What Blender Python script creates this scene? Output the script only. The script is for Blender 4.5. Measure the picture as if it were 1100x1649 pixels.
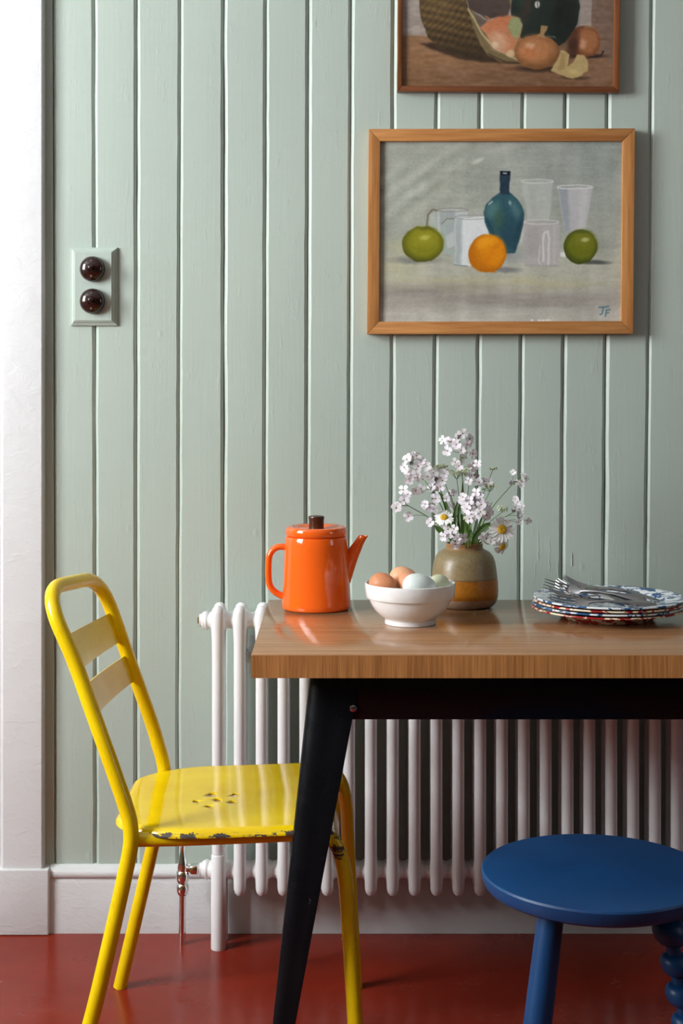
import bpy, bmesh, math, random
import numpy as np
from mathutils import Vector, Matrix, noise as mnoise

for o in list(bpy.data.objects):
    bpy.data.objects.remove(o)
SC = bpy.context.scene
COL = SC.collection
random.seed(7)
PI = math.pi

# ------------------------------------------------------------------ camera
F = 2350.0          # focal length in pixels of the 1100 x 1649 frame
HZ = 595.0          # row of the horizon
CH = 1.203          # camera height
D = 3.13            # camera to panelled wall; the wall face is y = 0
cam = bpy.data.cameras.new('camera')
cam.sensor_fit = 'HORIZONTAL'
cam.sensor_width = 36.0
cam.lens = 36.0 * F / 1100.0
cam.shift_x = 0.0
cam.shift_y = -(824.5 - HZ) / 1100.0
cam.clip_start = 0.05
camo = bpy.data.objects.new('camera', cam)
camo.location = (0, -D, CH)
camo.rotation_euler = (PI / 2, 0, 0)
COL.objects.link(camo)
SC.camera = camo

# ------------------------------------------------------------------ light
w = bpy.data.worlds.new('sky')
SC.world = w
w.use_nodes = True
bg = w.node_tree.nodes['Background']
bg.inputs[0].default_value = (0.80, 0.90, 1.0, 1)
bg.inputs[1].default_value = 0.9


def area(name, loc, rot, sx, sy, power, color):
    l = bpy.data.lights.new(name, 'AREA')
    l.shape = 'RECTANGLE'
    l.size = sx
    l.size_y = sy
    l.energy = power
    l.color = color
    o = bpy.data.objects.new(name, l)
    o.location = loc
    o.rotation_euler = rot
    COL.objects.link(o)
    return o


# room box
XL, XR, YF, ZC = -2.60, 2.60, -4.70, 2.75
# window in the left wall and a smaller one in the right wall
WL = dict(y0=-2.30, y1=-0.95, z0=1.32, z1=2.68)
WR = dict(y0=-2.30, y1=-1.60, z0=1.00, z1=2.20)
area('daylight_left', (XL - 0.16, (WL['y0'] + WL['y1']) / 2, (WL['z0'] + WL['z1']) / 2),
     (0, -PI / 2, 0), WL['z1'] - WL['z0'], WL['y1'] - WL['y0'], 204, (0.95, 0.975, 1.0))
area('daylight_right', (XR + 0.16, (WR['y0'] + WR['y1']) / 2, (WR['z0'] + WR['z1']) / 2),
     (0, PI / 2, 0), WR['z1'] - WR['z0'], WR['y1'] - WR['y0'], 6, (0.88, 0.94, 1.0))

vs = SC.view_settings
vs.view_transform = 'Standard'
vs.look = 'None'
vs.exposure = 0.0
vs.gamma = 1.0
vs.use_curve_mapping = False


# ------------------------------------------------------------------ helpers
def P(px, py, d):
    """point at camera distance d that is seen at (px, py)"""
    return Vector(((px - 550.0) * d / F, d - D, CH - (py - HZ) * d / F))


def lin(c):
    return tuple((v / 255 / 12.92) if v / 255 <= 0.04045 else ((v / 255 + 0.055) / 1.055) ** 2.4 for v in c)


ORG = {}


class MB:
    def __init__(s):
        s.v = []
        s.f = []

    def add(s, vs_, fs):
        n = len(s.v)
        s.v += [Vector(p) for p in vs_]
        s.f += [tuple(i + n for i in f) for f in fs]
        return s

    def box(s, a, b):
        x0, y0, z0 = a
        x1, y1, z1 = b
        return s.hexa([(x0, y0, z0), (x1, y0, z0), (x1, y1, z0), (x0, y1, z0)],
                      [(x0, y0, z1), (x1, y0, z1), (x1, y1, z1), (x0, y1, z1)])

    def hexa(s, lo, hi):
        return s.add(list(lo) + list(hi), [(0, 3, 2, 1), (4, 5, 6, 7), (0, 1, 5, 4), (1, 2, 6, 5), (2, 3, 7, 6), (3, 0, 4, 7)])

    def rings(s, rs, cap0=True, cap1=True, closed=True):
        n = len(rs[0])
        vs_ = [p for r in rs for p in r]
        fs = []
        m = n if closed else n - 1
        for i in range(len(rs) - 1):
            for j in range(m):
                a = i * n + j
                b = i * n + (j + 1) % n
                fs.append((a, b, b + n, a + n))
        if cap0:
            fs.append(tuple(reversed(range(n))))
        if cap1:
            fs.append(tuple(range((len(rs) - 1) * n, len(rs) * n)))
        return s.add(vs_, fs)

    def tube(s, pts, r, seg=14, caps=True, flat=1.0, up=None):
        pts = [Vector(p) for p in pts]
        n = len(pts)
        rr = r if isinstance(r, (list, tuple)) else [r] * n
        rs = []
        nrm = None
        for i, p in enumerate(pts):
            t = (pts[min(i + 1, n - 1)] - pts[max(i - 1, 0)]).normalized()
            if nrm is None:
                u = Vector(up) if up else (Vector((0, 0, 1)) if abs(t.z) < 0.8 else Vector((0, 1, 0)))
                nrm = (u - t * u.dot(t)).normalized()
            else:
                nrm = (nrm - t * nrm.dot(t)).normalized()
            bi = t.cross(nrm)
            rs.append([p + nrm * (math.cos(2 * PI * k / seg) * rr[i] * flat) + bi * (math.sin(2 * PI * k / seg) * rr[i]) for k in range(seg)])
        return s.rings(rs, caps, caps)

    def lathe(s, prof, c=(0, 0, 0), seg=48, axis='z', close=False, sy=1.0):
        """prof: list of (radius, height)"""
        c = Vector(c)
        rs = []
        for r, h in prof:
            ring = []
            for k in range(seg):
                a = 2 * PI * k / seg
                u, v_ = math.cos(a) * r, math.sin(a) * r
                if axis == 'z':
                    ring.append(c + Vector((u, v_ * sy, h)))
                elif axis == 'x':
                    ring.append(c + Vector((h, u * sy, v_)))
                else:
                    ring.append(c + Vector((u, h, -v_)))
            rs.append(ring)
        return s.rings(rs, prof[0][0] > 1e-5, prof[-1][0] > 1e-5)

    def build(s, name, mat, parent=None, origin=None, smooth=True, bevel=0, bseg=2, ang=0.6, local=False):
        o0 = Vector((0, 0, 0))
        if not local:
            if parent is not None:
                o0 = ORG[parent.name]
            elif origin is not None:
                o0 = Vector(origin)
        me = bpy.data.meshes.new(name)
        me.from_pydata([tuple(p - o0) for p in s.v], [], s.f)
        bm = bmesh.new()
        bm.from_mesh(me)
        bmesh.ops.remove_doubles(bm, verts=bm.verts, dist=1e-6)
        bmesh.ops.recalc_face_normals(bm, faces=bm.faces)
        if bevel:
            es = [e for e in bm.edges if len(e.link_faces) == 2 and e.calc_face_angle(0) > 0.5]
            bmesh.ops.bevel(bm, geom=es, offset=bevel, segments=bseg, affect='EDGES', profile=0.5, clamp_overlap=True)
        if smooth:
            for f in bm.faces:
                f.smooth = True
            for e in bm.edges:
                if len(e.link_faces) == 2 and e.calc_face_angle(0) > ang:
                    e.smooth = False
        bm.to_mesh(me)
        bm.free()
        if mat:
            me.materials.append(mat)
        o = bpy.data.objects.new(name, me)
        COL.objects.link(o)
        if parent is not None:
            o.parent = parent
        elif not local:
            o.location = o0
        ORG[o.name] = o0
        return o


def tag(o, label=None, cat=None, group=None, kind=None):
    if label:
        o['label'] = label
    if cat:
        o['category'] = cat
    if group:
        o['group'] = group
    if kind:
        o['kind'] = kind
    return o


def thing(name, loc, label, cat, group=None):
    o = bpy.data.objects.new(name, None)
    o.empty_display_size = 0.05
    o.location = loc
    COL.objects.link(o)
    ORG[o.name] = Vector(loc)
    return tag(o, label, cat, group)


def inst(src, name, parent, mat4):
    o = bpy.data.objects.new(name, src)
    COL.objects.link(o)
    o.parent = parent
    o.matrix_local = mat4
    return o


def spline(pts, n=8):
    """Catmull-Rom through the points"""
    pts = [Vector(p) for p in pts]
    if len(pts) < 3:
        return [pts[0].lerp(pts[1], i / n) for i in range(n + 1)]
    q = [pts[0] * 2 - pts[1]] + pts + [pts[-1] * 2 - pts[-2]]
    out = []
    for i in range(1, len(q) - 2):
        a, b, c, d = q[i - 1], q[i], q[i + 1], q[i + 2]
        for k in range(n):
            t = k / n
            out.append(0.5 * ((2 * b) + (c - a) * t + (2 * a - 5 * b + 4 * c - d) * t * t + (3 * b - a - 3 * c + d) * t * t * t))
    out.append(pts[-1])
    return out


# ------------------------------------------------------------------ materials
class NT:
    def __init__(s, name):
        s.m = bpy.data.materials.new(name)
        s.m.use_nodes = True
        s.t = s.m.node_tree
        s.b = s.t.nodes['Principled BSDF']
        s.tc = None

    def n(s, typ, **kw):
        nd = s.t.nodes.new(typ)
        for k, v in kw.items():
            if k.startswith('i_'):
                nd.inputs[k[2:].replace('_', ' ')].default_value = v
            else:
                setattr(nd, k, v)
        return nd

    def l(s, a, b):
        s.t.links.new(a, b)

    def coord(s, scale=(1, 1, 1), kind='Object', rot=(0, 0, 0)):
        if s.tc is None:
            s.tc = s.n('ShaderNodeTexCoord')
        mp = s.n('ShaderNodeMapping')
        mp.inputs['Scale'].default_value = scale
        mp.inputs['Rotation'].default_value = rot
        s.l(s.tc.outputs[kind], mp.inputs['Vector'])
        return mp.outputs[0]

    def noise(s, vec, scale, detail=4, rough=0.5, dist=0.0):
        nd = s.n('ShaderNodeTexNoise')
        nd.inputs['Scale'].default_value = scale
        nd.inputs['Detail'].default_value = detail
        nd.inputs['Roughness'].default_value = rough
        nd.inputs['Distortion'].default_value = dist
        s.l(vec, nd.inputs['Vector'])
        return nd.outputs['Fac']

    def ramp(s, fac, stops, interp='LINEAR'):
        nd = s.n('ShaderNodeValToRGB')
        cr = nd.color_ramp
        cr.interpolation = interp
        while len(cr.elements) < len(stops):
            cr.elements.new(0.5)
        for e, (p, c) in zip(cr.elements, stops):
            e.position = p
            e.color = (c, c, c, 1) if isinstance(c, (int, float)) else (*c, 1)
        s.l(fac, nd.inputs['Fac'])
        return nd.outputs['Color']

    def mix(s, fac, a, b, mode='MIX'):
        nd = s.n('ShaderNodeMix', data_type='RGBA', blend_type=mode)
        for k, v in (('Factor', fac), ('A', a), ('B', b)):
            sock = [i for i in nd.inputs if i.name == k and (i.type == 'RGBA' or (k == 'Factor' and i.type == 'VALUE'))][0]
            if isinstance(v, (int, float)):
                sock.default_value = v
            elif isinstance(v, tuple):
                sock.default_value = (*v, 1)
            else:
                s.l(v, sock)
        return [o for o in nd.outputs if o.type == 'RGBA'][0]

    def math(s, op, a, b=None):
        nd = s.n('ShaderNodeMath', operation=op)
        for i, v in enumerate((a, b)):
            if v is None:
                continue
            if isinstance(v, (int, float)):
                nd.inputs[i].default_value = v
            else:
                s.l(v, nd.inputs[i])
        return nd.outputs[0]

    def bump(s, h, strength=0.2, dist=0.002, prev=None):
        nd = s.n('ShaderNodeBump')
        nd.inputs['Strength'].default_value = strength
        nd.inputs['Distance'].default_value = dist
        s.l(h, nd.inputs['Height'])
        if prev is not None:
            s.l(prev, nd.inputs['Normal'])
        s.l(nd.outputs[0], s.b.inputs['Normal'])
        return nd.outputs[0]

    def set(s, color=None, rough=None, metal=None, coat=None, spec=None, **kw):
        if color is not None:
            if isinstance(color, tuple):
                s.b.inputs['Base Color'].default_value = (*color, 1)
            else:
                s.l(color, s.b.inputs['Base Color'])
        for k, v in (('Roughness', rough), ('Metallic', metal), ('Coat Weight', coat), ('Specular IOR Level', spec)):
            if v is None:
                continue
            if isinstance(v, (int, float)):
                s.b.inputs[k].default_value = v
            else:
                s.l(v, s.b.inputs[k])
        return s


def simple(name, color, rough=0.4, metal=0.0, coat=0.0, var=0.0, vscale=30, bump=0.0, bscale=60, bdist=0.001):
    n = NT(name)
    c = color
    if var:
        f = n.noise(n.coord(), vscale, 4)
        lo = tuple(max(0, v * (1 - var)) for v in color)
        hi = tuple(min(1, v * (1 + var)) for v in color)
        c = n.ramp(f, [(0.3, lo), (0.7, hi)])
    n.set(c, rough, metal, coat)
    if bump:
        n.bump(n.noise(n.coord(), bscale, 4), bump, bdist)
    return n.m


M = {}
SAGE = lin((183, 196, 185))


def m_sage():
    n = NT('sage_paint')
    big = n.noise(n.coord((1, 1, 0.5)), 3.0, 3)
    c = n.ramp(big, [(0.3, tuple(v * 0.95 for v in SAGE)), (0.7, tuple(min(1, v * 1.04) for v in SAGE))])
    n.set(c, 0.42, spec=0.4)
    grain = n.noise(n.coord((160, 160, 4)), 1.0, 3, 0.6)
    b1 = n.bump(grain, 0.20, 0.0012)
    lump = n.noise(n.coord((45, 45, 13)), 1.0, 5, 0.7, 0.2)
    lump = n.ramp(lump, [(0.58, 0.0), (0.78, 1.0)])
    b2 = n.bump(lump, 0.30, 0.002, b1)
    vor = n.n('ShaderNodeTexVoronoi')
    vor.inputs['Scale'].default_value = 1.0
    n.l(n.coord((9, 9, 6)), vor.inputs['Vector'])
    dots = n.ramp(vor.outputs['Distance'], [(0.02, 1.0), (0.06, 0.0)])
    n.bump(dots, 0.5, 0.0012, b2)
    return n.m


def m_white(name, col, rough=0.38, lumps=0.25):
    n = NT(name)
    f = n.noise(n.coord((1, 1, 1)), 5.0, 4)
    n.set(n.ramp(f, [(0.3, tuple(v * 0.95 for v in col)), (0.7, col)]), rough, spec=0.4)
    l1 = n.ramp(n.noise(n.coord((18, 18, 30)), 1.0, 6, 0.65, 0.6), [(0.45, 0.0), (0.7, 1.0)])
    n.bump(l1, lumps, 0.003)
    return n.m


def m_floor():
    n = NT('red_floor_paint')
    f = n.noise(n.coord((1, 1, 1)), 6.0, 5)
    c = n.ramp(f, [(0.3, lin((124, 36, 20))), (0.7, lin((138, 43, 25)))])
    sp = n.ramp(n.noise(n.coord((1, 1, 1)), 170.0, 3, 0.7), [(0.74, 0.0), (0.80, 1.0)])
    spm = n.math('MULTIPLY', sp, n.ramp(n.noise(n.coord(), 7.0, 3), [(0.5, 0.0), (0.65, 0.6)]))
    c = n.mix(spm, c, lin((185, 130, 112)))
    r = n.ramp(n.noise(n.coord(), 9.0, 5, 0.6), [(0.3, 0.16), (0.7, 0.30)])
    n.set(c, r, spec=0.25)
    b = n.bump(n.noise(n.coord((6, 14, 1)), 1.0, 4, 0.55), 0.25, 0.006)
    n.bump(n.noise(n.coord(), 130.0, 3), 0.08, 0.001, b)
    return n.m


def wood(name, dark, light, scale, rough=0.35, bump=0.08, detail=6, coat=0.0, lo=0.32, hi=0.68):
    n = NT(name)
    f = n.noise(n.coord(scale), 1.0, detail, 0.6, 0.3)
    f2 = n.noise(n.coord(tuple(v * 0.23 for v in scale)), 1.0, 3, 0.5, 0.2)
    a = n.math('ADD', n.math('MULTIPLY', f, 0.65), n.math('MULTIPLY', f2, 0.35))
    c = n.ramp(a, [(lo, dark), (hi, light)])
    n.set(c, rough, coat=coat, spec=0.45)
    n.bump(f, bump, 0.0008)
    return n.m


def m_yellow(name='yellow_enamel', chips=False):
    n = NT(name)
    f = n.noise(n.coord(), 12.0, 4)
    c = n.ramp(f, [(0.3, lin((234, 194, 8))), (0.7, lin((246, 213, 12)))])
    # small scratches everywhere
    s = n.ramp(n.noise(n.coord((60, 60, 25)), 1.0, 5, 0.7, 0.6), [(0.735, 0.0), (0.75, 1.0)])
    dirt = n.ramp(n.noise(n.coord((30, 30, 30)), 1.0, 5, 0.7), [(0.60, 0.0), (0.80, 0.35)])
    c = n.mix(dirt, c, lin((150, 110, 10)))
    c = n.mix(s, c, lin((58, 48, 42)))
    n.set(c, 0.22, spec=0.5)
    n.bump(n.noise(n.coord(), 40.0, 3), 0.05, 0.002)
    return n.m


def m_chip():
    """yellow enamel with chipped edges; the wear sits along the rail edge (object z band)"""
    n = NT('chipped_yellow_enamel')
    c = n.ramp(n.noise(n.coord(), 12.0, 4), [(0.3, lin((234, 194, 8))), (0.7, lin((246, 213, 12)))])
    at = n.n('ShaderNodeAttribute', attribute_name='wear')
    f = n.noise(n.coord((38, 38, 90)), 1.0, 6, 0.7, 0.5)
    s = n.math('ADD', f, n.math('MULTIPLY', at.outputs['Fac'], 0.30))
    m = n.ramp(s, [(0.735, 0.0), (0.75, 1.0)])
    c = n.mix(m, c, lin((62, 52, 46)))
    n.set(c, n.ramp(m, [(0, 0.09), (1, 0.6)]), spec=0.5)
    b = n.bump(n.ramp(m, [(0, 1.0), (1, 0.0)]), 0.5, 0.0008)
    n.bump(n.noise(n.coord((7, 4, 7)), 1.0, 1), 0.10, 0.01, b)
    return n.m


def m_black():
    n = NT('black_steel')
    f = n.noise(n.coord((60, 60, 22)), 1.0, 6, 0.75, 0.4)
    s = n.ramp(f, [(0.69, 0.0), (0.74, 1.0)])
    n.set(n.mix(s, (0.004, 0.0045, 0.006), (0.12, 0.14, 0.17)), n.ramp(n.noise(n.coord(), 20, 4), [(0.3, 0.22), (0.7, 0.36)]), spec=0.22)
    n.bump(n.noise(n.coord(), 25.0, 3), 0.06, 0.003)
    return n.m


def m_blue():
    n = NT('navy_paint')
    f = n.noise(n.coord((3, 3, 3)), 3.0, 4)
    c = n.ramp(f, [(0.3, lin((6, 52, 96))), (0.7, lin((10, 62, 108)))])
    sp = n.ramp(n.noise(n.coord((90, 40, 90)), 1.0, 5, 0.75, 0.3), [(0.72, 0.0), (0.76, 1.0)])
    msk = n.ramp(n.noise(n.coord(), 9.0, 3), [(0.45, 0.0), (0.65, 0.35)])
    c = n.mix(n.math('MULTIPLY', sp, msk), c, lin((130, 150, 165)))
    n.set(c, 0.42, spec=0.4)
    gr = n.noise(n.coord((220, 14, 14), rot=(0, 0, 0.25)), 1.0, 3, 0.6)
    n.bump(gr, 0.20, 0.0012)
    return n.m


def m_speckle(name, ground, spot, thr=0.5, scale=70):
    n = NT(name)
    f = n.noise(n.coord((1, 1, 1.6)), scale, 3, 0.6, 0.9)
    m = n.ramp(f, [(thr - 0.008, 0.0), (thr + 0.012, 1.0)])
    n.set(n.mix(m, ground, spot), 0.16, spec=0.5)
    n.bump(m, 0.08, 0.0005)
    return n.m


def m_vase():
    n = NT('stoneware_glaze')
    if n.tc is None:
        n.tc = n.n('ShaderNodeTexCoord')
    sep = n.n('ShaderNodeSeparateXYZ')
    n.l(n.tc.outputs['Object'], sep.inputs[0])
    wob = n.math('MULTIPLY', n.math('SUBTRACT', n.noise(n.coord(), 25.0, 3), 0.5), 0.004)
    z = n.math('MULTIPLY', n.math('ADD', sep.outputs['Z'], wob), 1 / 0.13)
    k = 1 / 0.13
    c = n.ramp(z, [(0.0, lin((122, 104, 88))), (0.0175 * k, lin((150, 122, 98))), (0.0195 * k, lin((150, 90, 20))),
                   (0.030 * k, lin((178, 112, 28))), (0.055 * k, lin((164, 100, 24))), (0.0575 * k, lin((120, 92, 50))),
                   (0.060 * k, lin((140, 120, 84))), (0.104 * k, lin((134, 118, 84))), (0.122 * k, lin((150, 104, 62)))])
    mot = n.ramp(n.noise(n.coord(), 160.0, 4, 0.7), [(0.3, 0.75), (0.7, 1.12)])
    c = n.mix(1.0, c, mot, 'MULTIPLY')
    n.set(c, n.ramp(n.noise(n.coord(), 90.0, 3), [(0.3, 0.28), (0.7, 0.45)]), spec=0.5)
    n.bump(n.noise(n.coord((1, 1, 6)), 60.0, 4), 0.15, 0.001)
    return n.m


def m_canvas(name):
    n = NT(name)
    at = n.n('ShaderNodeAttribute', attribute_name='paint')
    n.set(at.outputs['Color'], 0.42, spec=0.3)
    n.bump(n.noise(n.coord((90, 90, 40)), 1.0, 5, 0.7), 0.2, 0.0015)
    return n.m


def m_glass(name):
    n = NT(name)
    t = n.n('ShaderNodeBsdfTransparent')
    g = n.n('ShaderNodeBsdfGlossy')
    g.inputs['Roughness'].default_value = 0.02
    lw = n.n('ShaderNodeLayerWeight')
    lw.inputs['Blend'].default_value = 0.5
    fac = n.math('ADD', n.math('MULTIPLY', n.math('POWER', lw.outputs['Facing'], 5.0), 0.6), 0.025)
    mx = n.n('ShaderNodeMixShader')
    n.l(fac, mx.inputs[0])
    n.l(t.outputs[0], mx.inputs[1])
    n.l(g.outputs[0], mx.inputs[2])
    out = [x for x in n.t.nodes if x.type == 'OUTPUT_MATERIAL'][0]
    n.l(mx.outputs[0], out.inputs['Surface'])
    return n.m


def m_petal(name, a, b):
    n = NT(name)
    info = n.n('ShaderNodeObjectInfo')
    c = n.ramp(info.outputs['Random'], [(0, a), (1, b)])
    n.set(c, 0.6, spec=0.2)
    tr = n.n('ShaderNodeBsdfTranslucent')
    n.l(c, tr.inputs['Color'])
    mx = n.n('ShaderNodeMixShader')
    mx.inputs[0].default_value = 0.3
    n.l(n.b.outputs[0], mx.inputs[1])
    n.l(tr.outputs[0], mx.inputs[2])
    out = [x for x in n.t.nodes if x.type == 'OUTPUT_MATERIAL'][0]
    n.l(mx.outputs[0], out.inputs['Surface'])
    return n.m


M['sage'] = m_sage()
M['white_trim'] = m_white('white_trim_paint', lin((222, 223, 223)))
M['deep_green'] = m_white('deep_green_paint', lin((58, 66, 62)), 0.6, 0.1)  # invented dark tone for the unseen front and right walls, cuts bounced fill light
M['white_wall'] = m_white('white_wall_paint', lin((228, 226, 220)), 0.6, 0.1)
M['ceiling'] = m_white('ceiling_paint', lin((204, 206, 205)), 0.7, 0.05)
M['rad'] = simple('radiator_enamel', lin((236, 236, 236)), 0.25, bump=0.05, bscale=25, bdist=0.002)
M['floor'] = m_floor()
M['oak'] = wood('oak_moulding', lin((168, 108, 54)), lin((206, 148, 88)), (30, 30, 30), 0.42)
M['oak_h'] = wood('oak_grain_across', lin((164, 104, 52)), lin((206, 148, 88)), (8, 60, 150), 0.42)
M['oak_v'] = wood('oak_grain_upright', lin((164, 104, 52)), lin((206, 148, 88)), (150, 60, 8), 0.42)
M['dark_h'] = wood('stained_wood_across', lin((84, 44, 22)), lin((126, 74, 40)), (8, 60, 120), 0.3)
M['dark_v'] = wood('stained_wood_upright', lin((96, 54, 28)), lin((140, 86, 48)), (120, 60, 8), 0.3)
M['lam_top'] = wood('wood_laminate_top', lin((132, 92, 60)), lin((178, 132, 92)), (3.2, 130, 30), 0.16, 0.03, 6)
M['lam_edge'] = wood('wood_laminate_edge', lin((136, 88, 46)), lin((212, 150, 88)), (260, 60, 8), 0.3, 0.05, 7)
M['core'] = simple('board_core', lin((120, 86, 60)), 0.7)
M['black'] = m_black()
M['yellow'] = m_yellow()
M['chip'] = m_chip()
M['blue'] = m_blue()
M['bakelite'] = simple('bakelite', lin((46, 24, 20)), 0.14, coat=0.3, var=0.25, vscale=40)
M['chrome'] = simple('chrome', (0.80, 0.79, 0.78), 0.07, 1.0)
M['steel'] = simple('stainless_steel', (0.40, 0.40, 0.41), 0.16, 1.0, bump=0.04, bscale=200, bdist=0.0004)
M['bracket'] = simple('bracket_metal', lin((196, 196, 192)), 0.35, 0.3)
M['brass'] = simple('brass', lin((150, 130, 50)), 0.35, 0.8)
M['orange'] = simple('orange_enamel', lin((246, 102, 26)), 0.12, coat=0.3, var=0.04, vscale=8, bump=0.04, bscale=14, bdist=0.004)
M['knob'] = wood('dark_wood_knob', lin((46, 24, 14)), lin((84, 46, 26)), (60, 60, 60), 0.25)
M['bowl'] = simple('white_porcelain', lin((240, 238, 236)), 0.14, coat=0.2)
M['vase'] = m_vase()
M['bluespk'] = m_speckle('blue_speckled_enamel', lin((226, 230, 232)), lin((38, 84, 130)), 0.515, 44)
M['redspk'] = m_speckle('red_speckled_enamel', lin((232, 216, 186)), lin((158, 24, 28)), 0.50, 40)
M['petal'] = m_petal('rocket_petal', lin((253, 251, 251)), lin((247, 239, 246)))
M['petalc'] = simple('flower_eye', lin((120, 116, 60)), 0.6)
M['bud'] = m_petal('mauve_bud', lin((172, 132, 176)), lin((128, 130, 96)))
M['daisy'] = simple('daisy_petal', lin((246, 244, 240)), 0.6)
M['daisyc'] = simple('daisy_disc', lin((206, 160, 22)), 0.7, var=0.3, vscale=400, bump=0.8, bscale=500, bdist=0.002)
M['stem'] = simple('green_stem', lin((96, 126, 58)), 0.5, var=0.2)
M['leaf'] = simple('green_leaf', lin((84, 120, 50)), 0.45, var=0.25, vscale=60)
M['umbel'] = simple('umbel_floret', lin((206, 214, 178)), 0.6, var=0.2, vscale=300)
M['can1'] = m_canvas('still_life_paint')
M['can2'] = m_canvas('still_life_watercolour')
M['glass'] = m_glass('clear_glass')
M['dark'] = simple('dark_gap', (0.02, 0.022, 0.02), 0.8)
M['screw'] = simple('screw_metal', (0.5, 0.48, 0.45), 0.3, 1.0)


def egg_mat(name, c, var=0.06):
    n = NT(name)
    f = n.noise(n.coord(), 350.0, 3)
    n.set(n.ramp(f, [(0.3, tuple(v * (1 - var) for v in c)), (0.7, tuple(min(1, v * (1 + var)) for v in c))]), 0.45, spec=0.35)
    n.bump(n.noise(n.coord(), 900.0, 2), 0.06, 0.0005)
    return n.m


# ------------------------------------------------------------------ room shell
def structure(o):
    o['kind'] = 'structure'
    return o


structure(MB().box((XL - 0.2, YF - 0.2, -0.08), (XR + 0.2, 0.14, 0.0)).build('floor', M['floor'], smooth=False))
structure(MB().box((XL - 0.2, YF - 0.2, ZC), (XR + 0.2, 0.14, ZC + 0.08)).build('ceiling', M['ceiling'], smooth=False))
structure(MB().box((XL, YF - 0.12, 0), (XR, YF, ZC)).build('wall_front', M['deep_green'], smooth=False))


def side_wall(name, x0, x1, W, mat=None):
    m = MB()
    m.box((x0, YF - 0.12, 0), (x1, W['y0'], ZC))
    m.box((x0, W['y1'], 0), (x1, 0.12, ZC))
    m.box((x0, W['y0'], 0), (x1, W['y1'], W['z0']))
    m.box((x0, W['y0'], W['z1']), (x1, W['y1'], ZC))
    return structure(m.build(name, mat or M['sage'], smooth=False))


side_wall('wall_left', XL - 0.14, XL, WL)
side_wall('wall_right', XR, XR + 0.14, WR, M['deep_green'])


def window(name, xin, W, nv, nh, sgn):
    """sash window: frame plus glazing bars and one pane per light"""
    a, b, c, d = W['y0'], W['y1'], W['z0'], W['z1']
    xa, xb = sorted((xin + sgn * 0.03, xin + sgn * 0.08))
    fw = 0.045
    m = MB()
    m.box((xa, a, c), (xb, a + fw, d)).box((xa, b - fw, c), (xb, b, d))
    m.box((xa, a + fw, c), (xb, b - fw, c + fw)).box((xa, a + fw, d - fw), (xb, b - fw, d))
    fr = structure(m.build(name, M['white_trim'], smooth=False))
    ys = [a + fw + (b - a - 2 * fw) * i / nv for i in range(nv + 1)]
    zs = [c + fw + (d - c - 2 * fw) * i / nh for i in range(nh + 1)]
    for y in ys[1:-1]:
        MB().box((xa + 0.005, y - 0.012, c + fw), (xb - 0.005, y + 0.012, d - fw)).build('glazing_bar', M['white_trim'], fr, smooth=False)
    for z in zs[1:-1]:
        MB().box((xa + 0.006, a + fw, z - 0.016), (xb - 0.006, b - fw, z + 0.016)).build('glazing_bar', M['white_trim'], fr, smooth=False)
    for i in range(nv):
        for j in range(nh):
            MB().box(((xa + xb) / 2 - 0.002, ys[i], zs[j]), ((xa + xb) / 2 + 0.002, ys[i + 1], zs[j + 1])).build('pane', M['glass'], fr, smooth=False)
    return fr


window('window_1', XL, WL, 2, 2, -1)
window('window_2', XR, WR, 1, 2, 1)

# panelled wall: backing plus tongue-and-groove boards
back = structure(MB().box((XL, 0.012, 0), (XR, 0.12, ZC)).build('wall_back', M['sage'], smooth=False))
gx_top = {}
# groove x taken from image pixels, their slant in the image kept (x at row 25, x at row 905)
G = [(83, 85.5), (149.5, 151.5), (218, 217.5), (288, 285), (358, 357.5), (426, 424), (494.5, 491.5), (563, 559.5), (632, 628.5), (702.5, 697),
     (771.5, 766.5), (841.5, 835), (910, 903), (978, 970.5), (1048, 1038.5)]
for k in range(1, 10):
    G.append((1048 + 69.3 * k, 1038.5 + 68.5 * k))


def groove_x(i, z):
    a, b = G[i]
    sw = F / D
    row = HZ + (CH - z) * sw
    t = (row - 25) / 880.0
    t = max(-0.5, min(1.2, t))
    return (a + (b - a) * t + 2.5 - 550) / sw


NZ = 60
for i in range(len(G) - 1):
    rs = []
    rnd = random.Random(100 + i)
    ph = rnd.random() * 50
    cw_l, cw_r = rnd.uniform(0.0048, 0.0062), rnd.uniform(0.0042, 0.0056)
    gap = rnd.uniform(0.0003, 0.0009)
    gl = 0.0022 if i in (4, 13) else gap
    yo = rnd.uniform(-0.0008, 0.0006)
    for k in range(NZ + 1):
        z = 2.5 * k / NZ * (ZC / 2.5)
        xl = groove_x(i, z) + gl * (0.6 + 0.8 * mnoise.noise((ph, z * 5, 70))) + 0.0007 * mnoise.noise((ph, z * 6, 0)) + 0.0006 * mnoise.noise((ph, z * 31, 3))
        xr = groove_x(i + 1, z) - gap + 0.0007 * mnoise.noise((ph + 9, z * 6, 0)) + 0.0006 * mnoise.noise((ph, z * 27, 8))
        wl = cw_l + 0.0012 * mnoise.noise((ph, z * 14, 20))
        wr = cw_r + 0.0010 * mnoise.noise((ph, z * 14, 30))
        f = yo + 0.0006 * mnoise.noise((ph, z * 2, 40))
        rs.append([Vector((xl, 0.013, z)), Vector((xl, 0.0055, z)), Vector((xl + wl * 0.8, f + 0.0012, z)), Vector((xl + wl + 0.001, f, z)), Vector((xl + 0.03, f - 0.0003, z)),
                   Vector((xr - 0.03, f - 0.0003, z)), Vector((xr - wr - 0.001, f, z)), Vector((xr - wr * 0.8, f + 0.0012, z)), Vector((xr, 0.0055, z)), Vector((xr, 0.013, z))])
    MB().rings(rs, True, True).build('board', M['sage'], back, ang=0.35)
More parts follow.
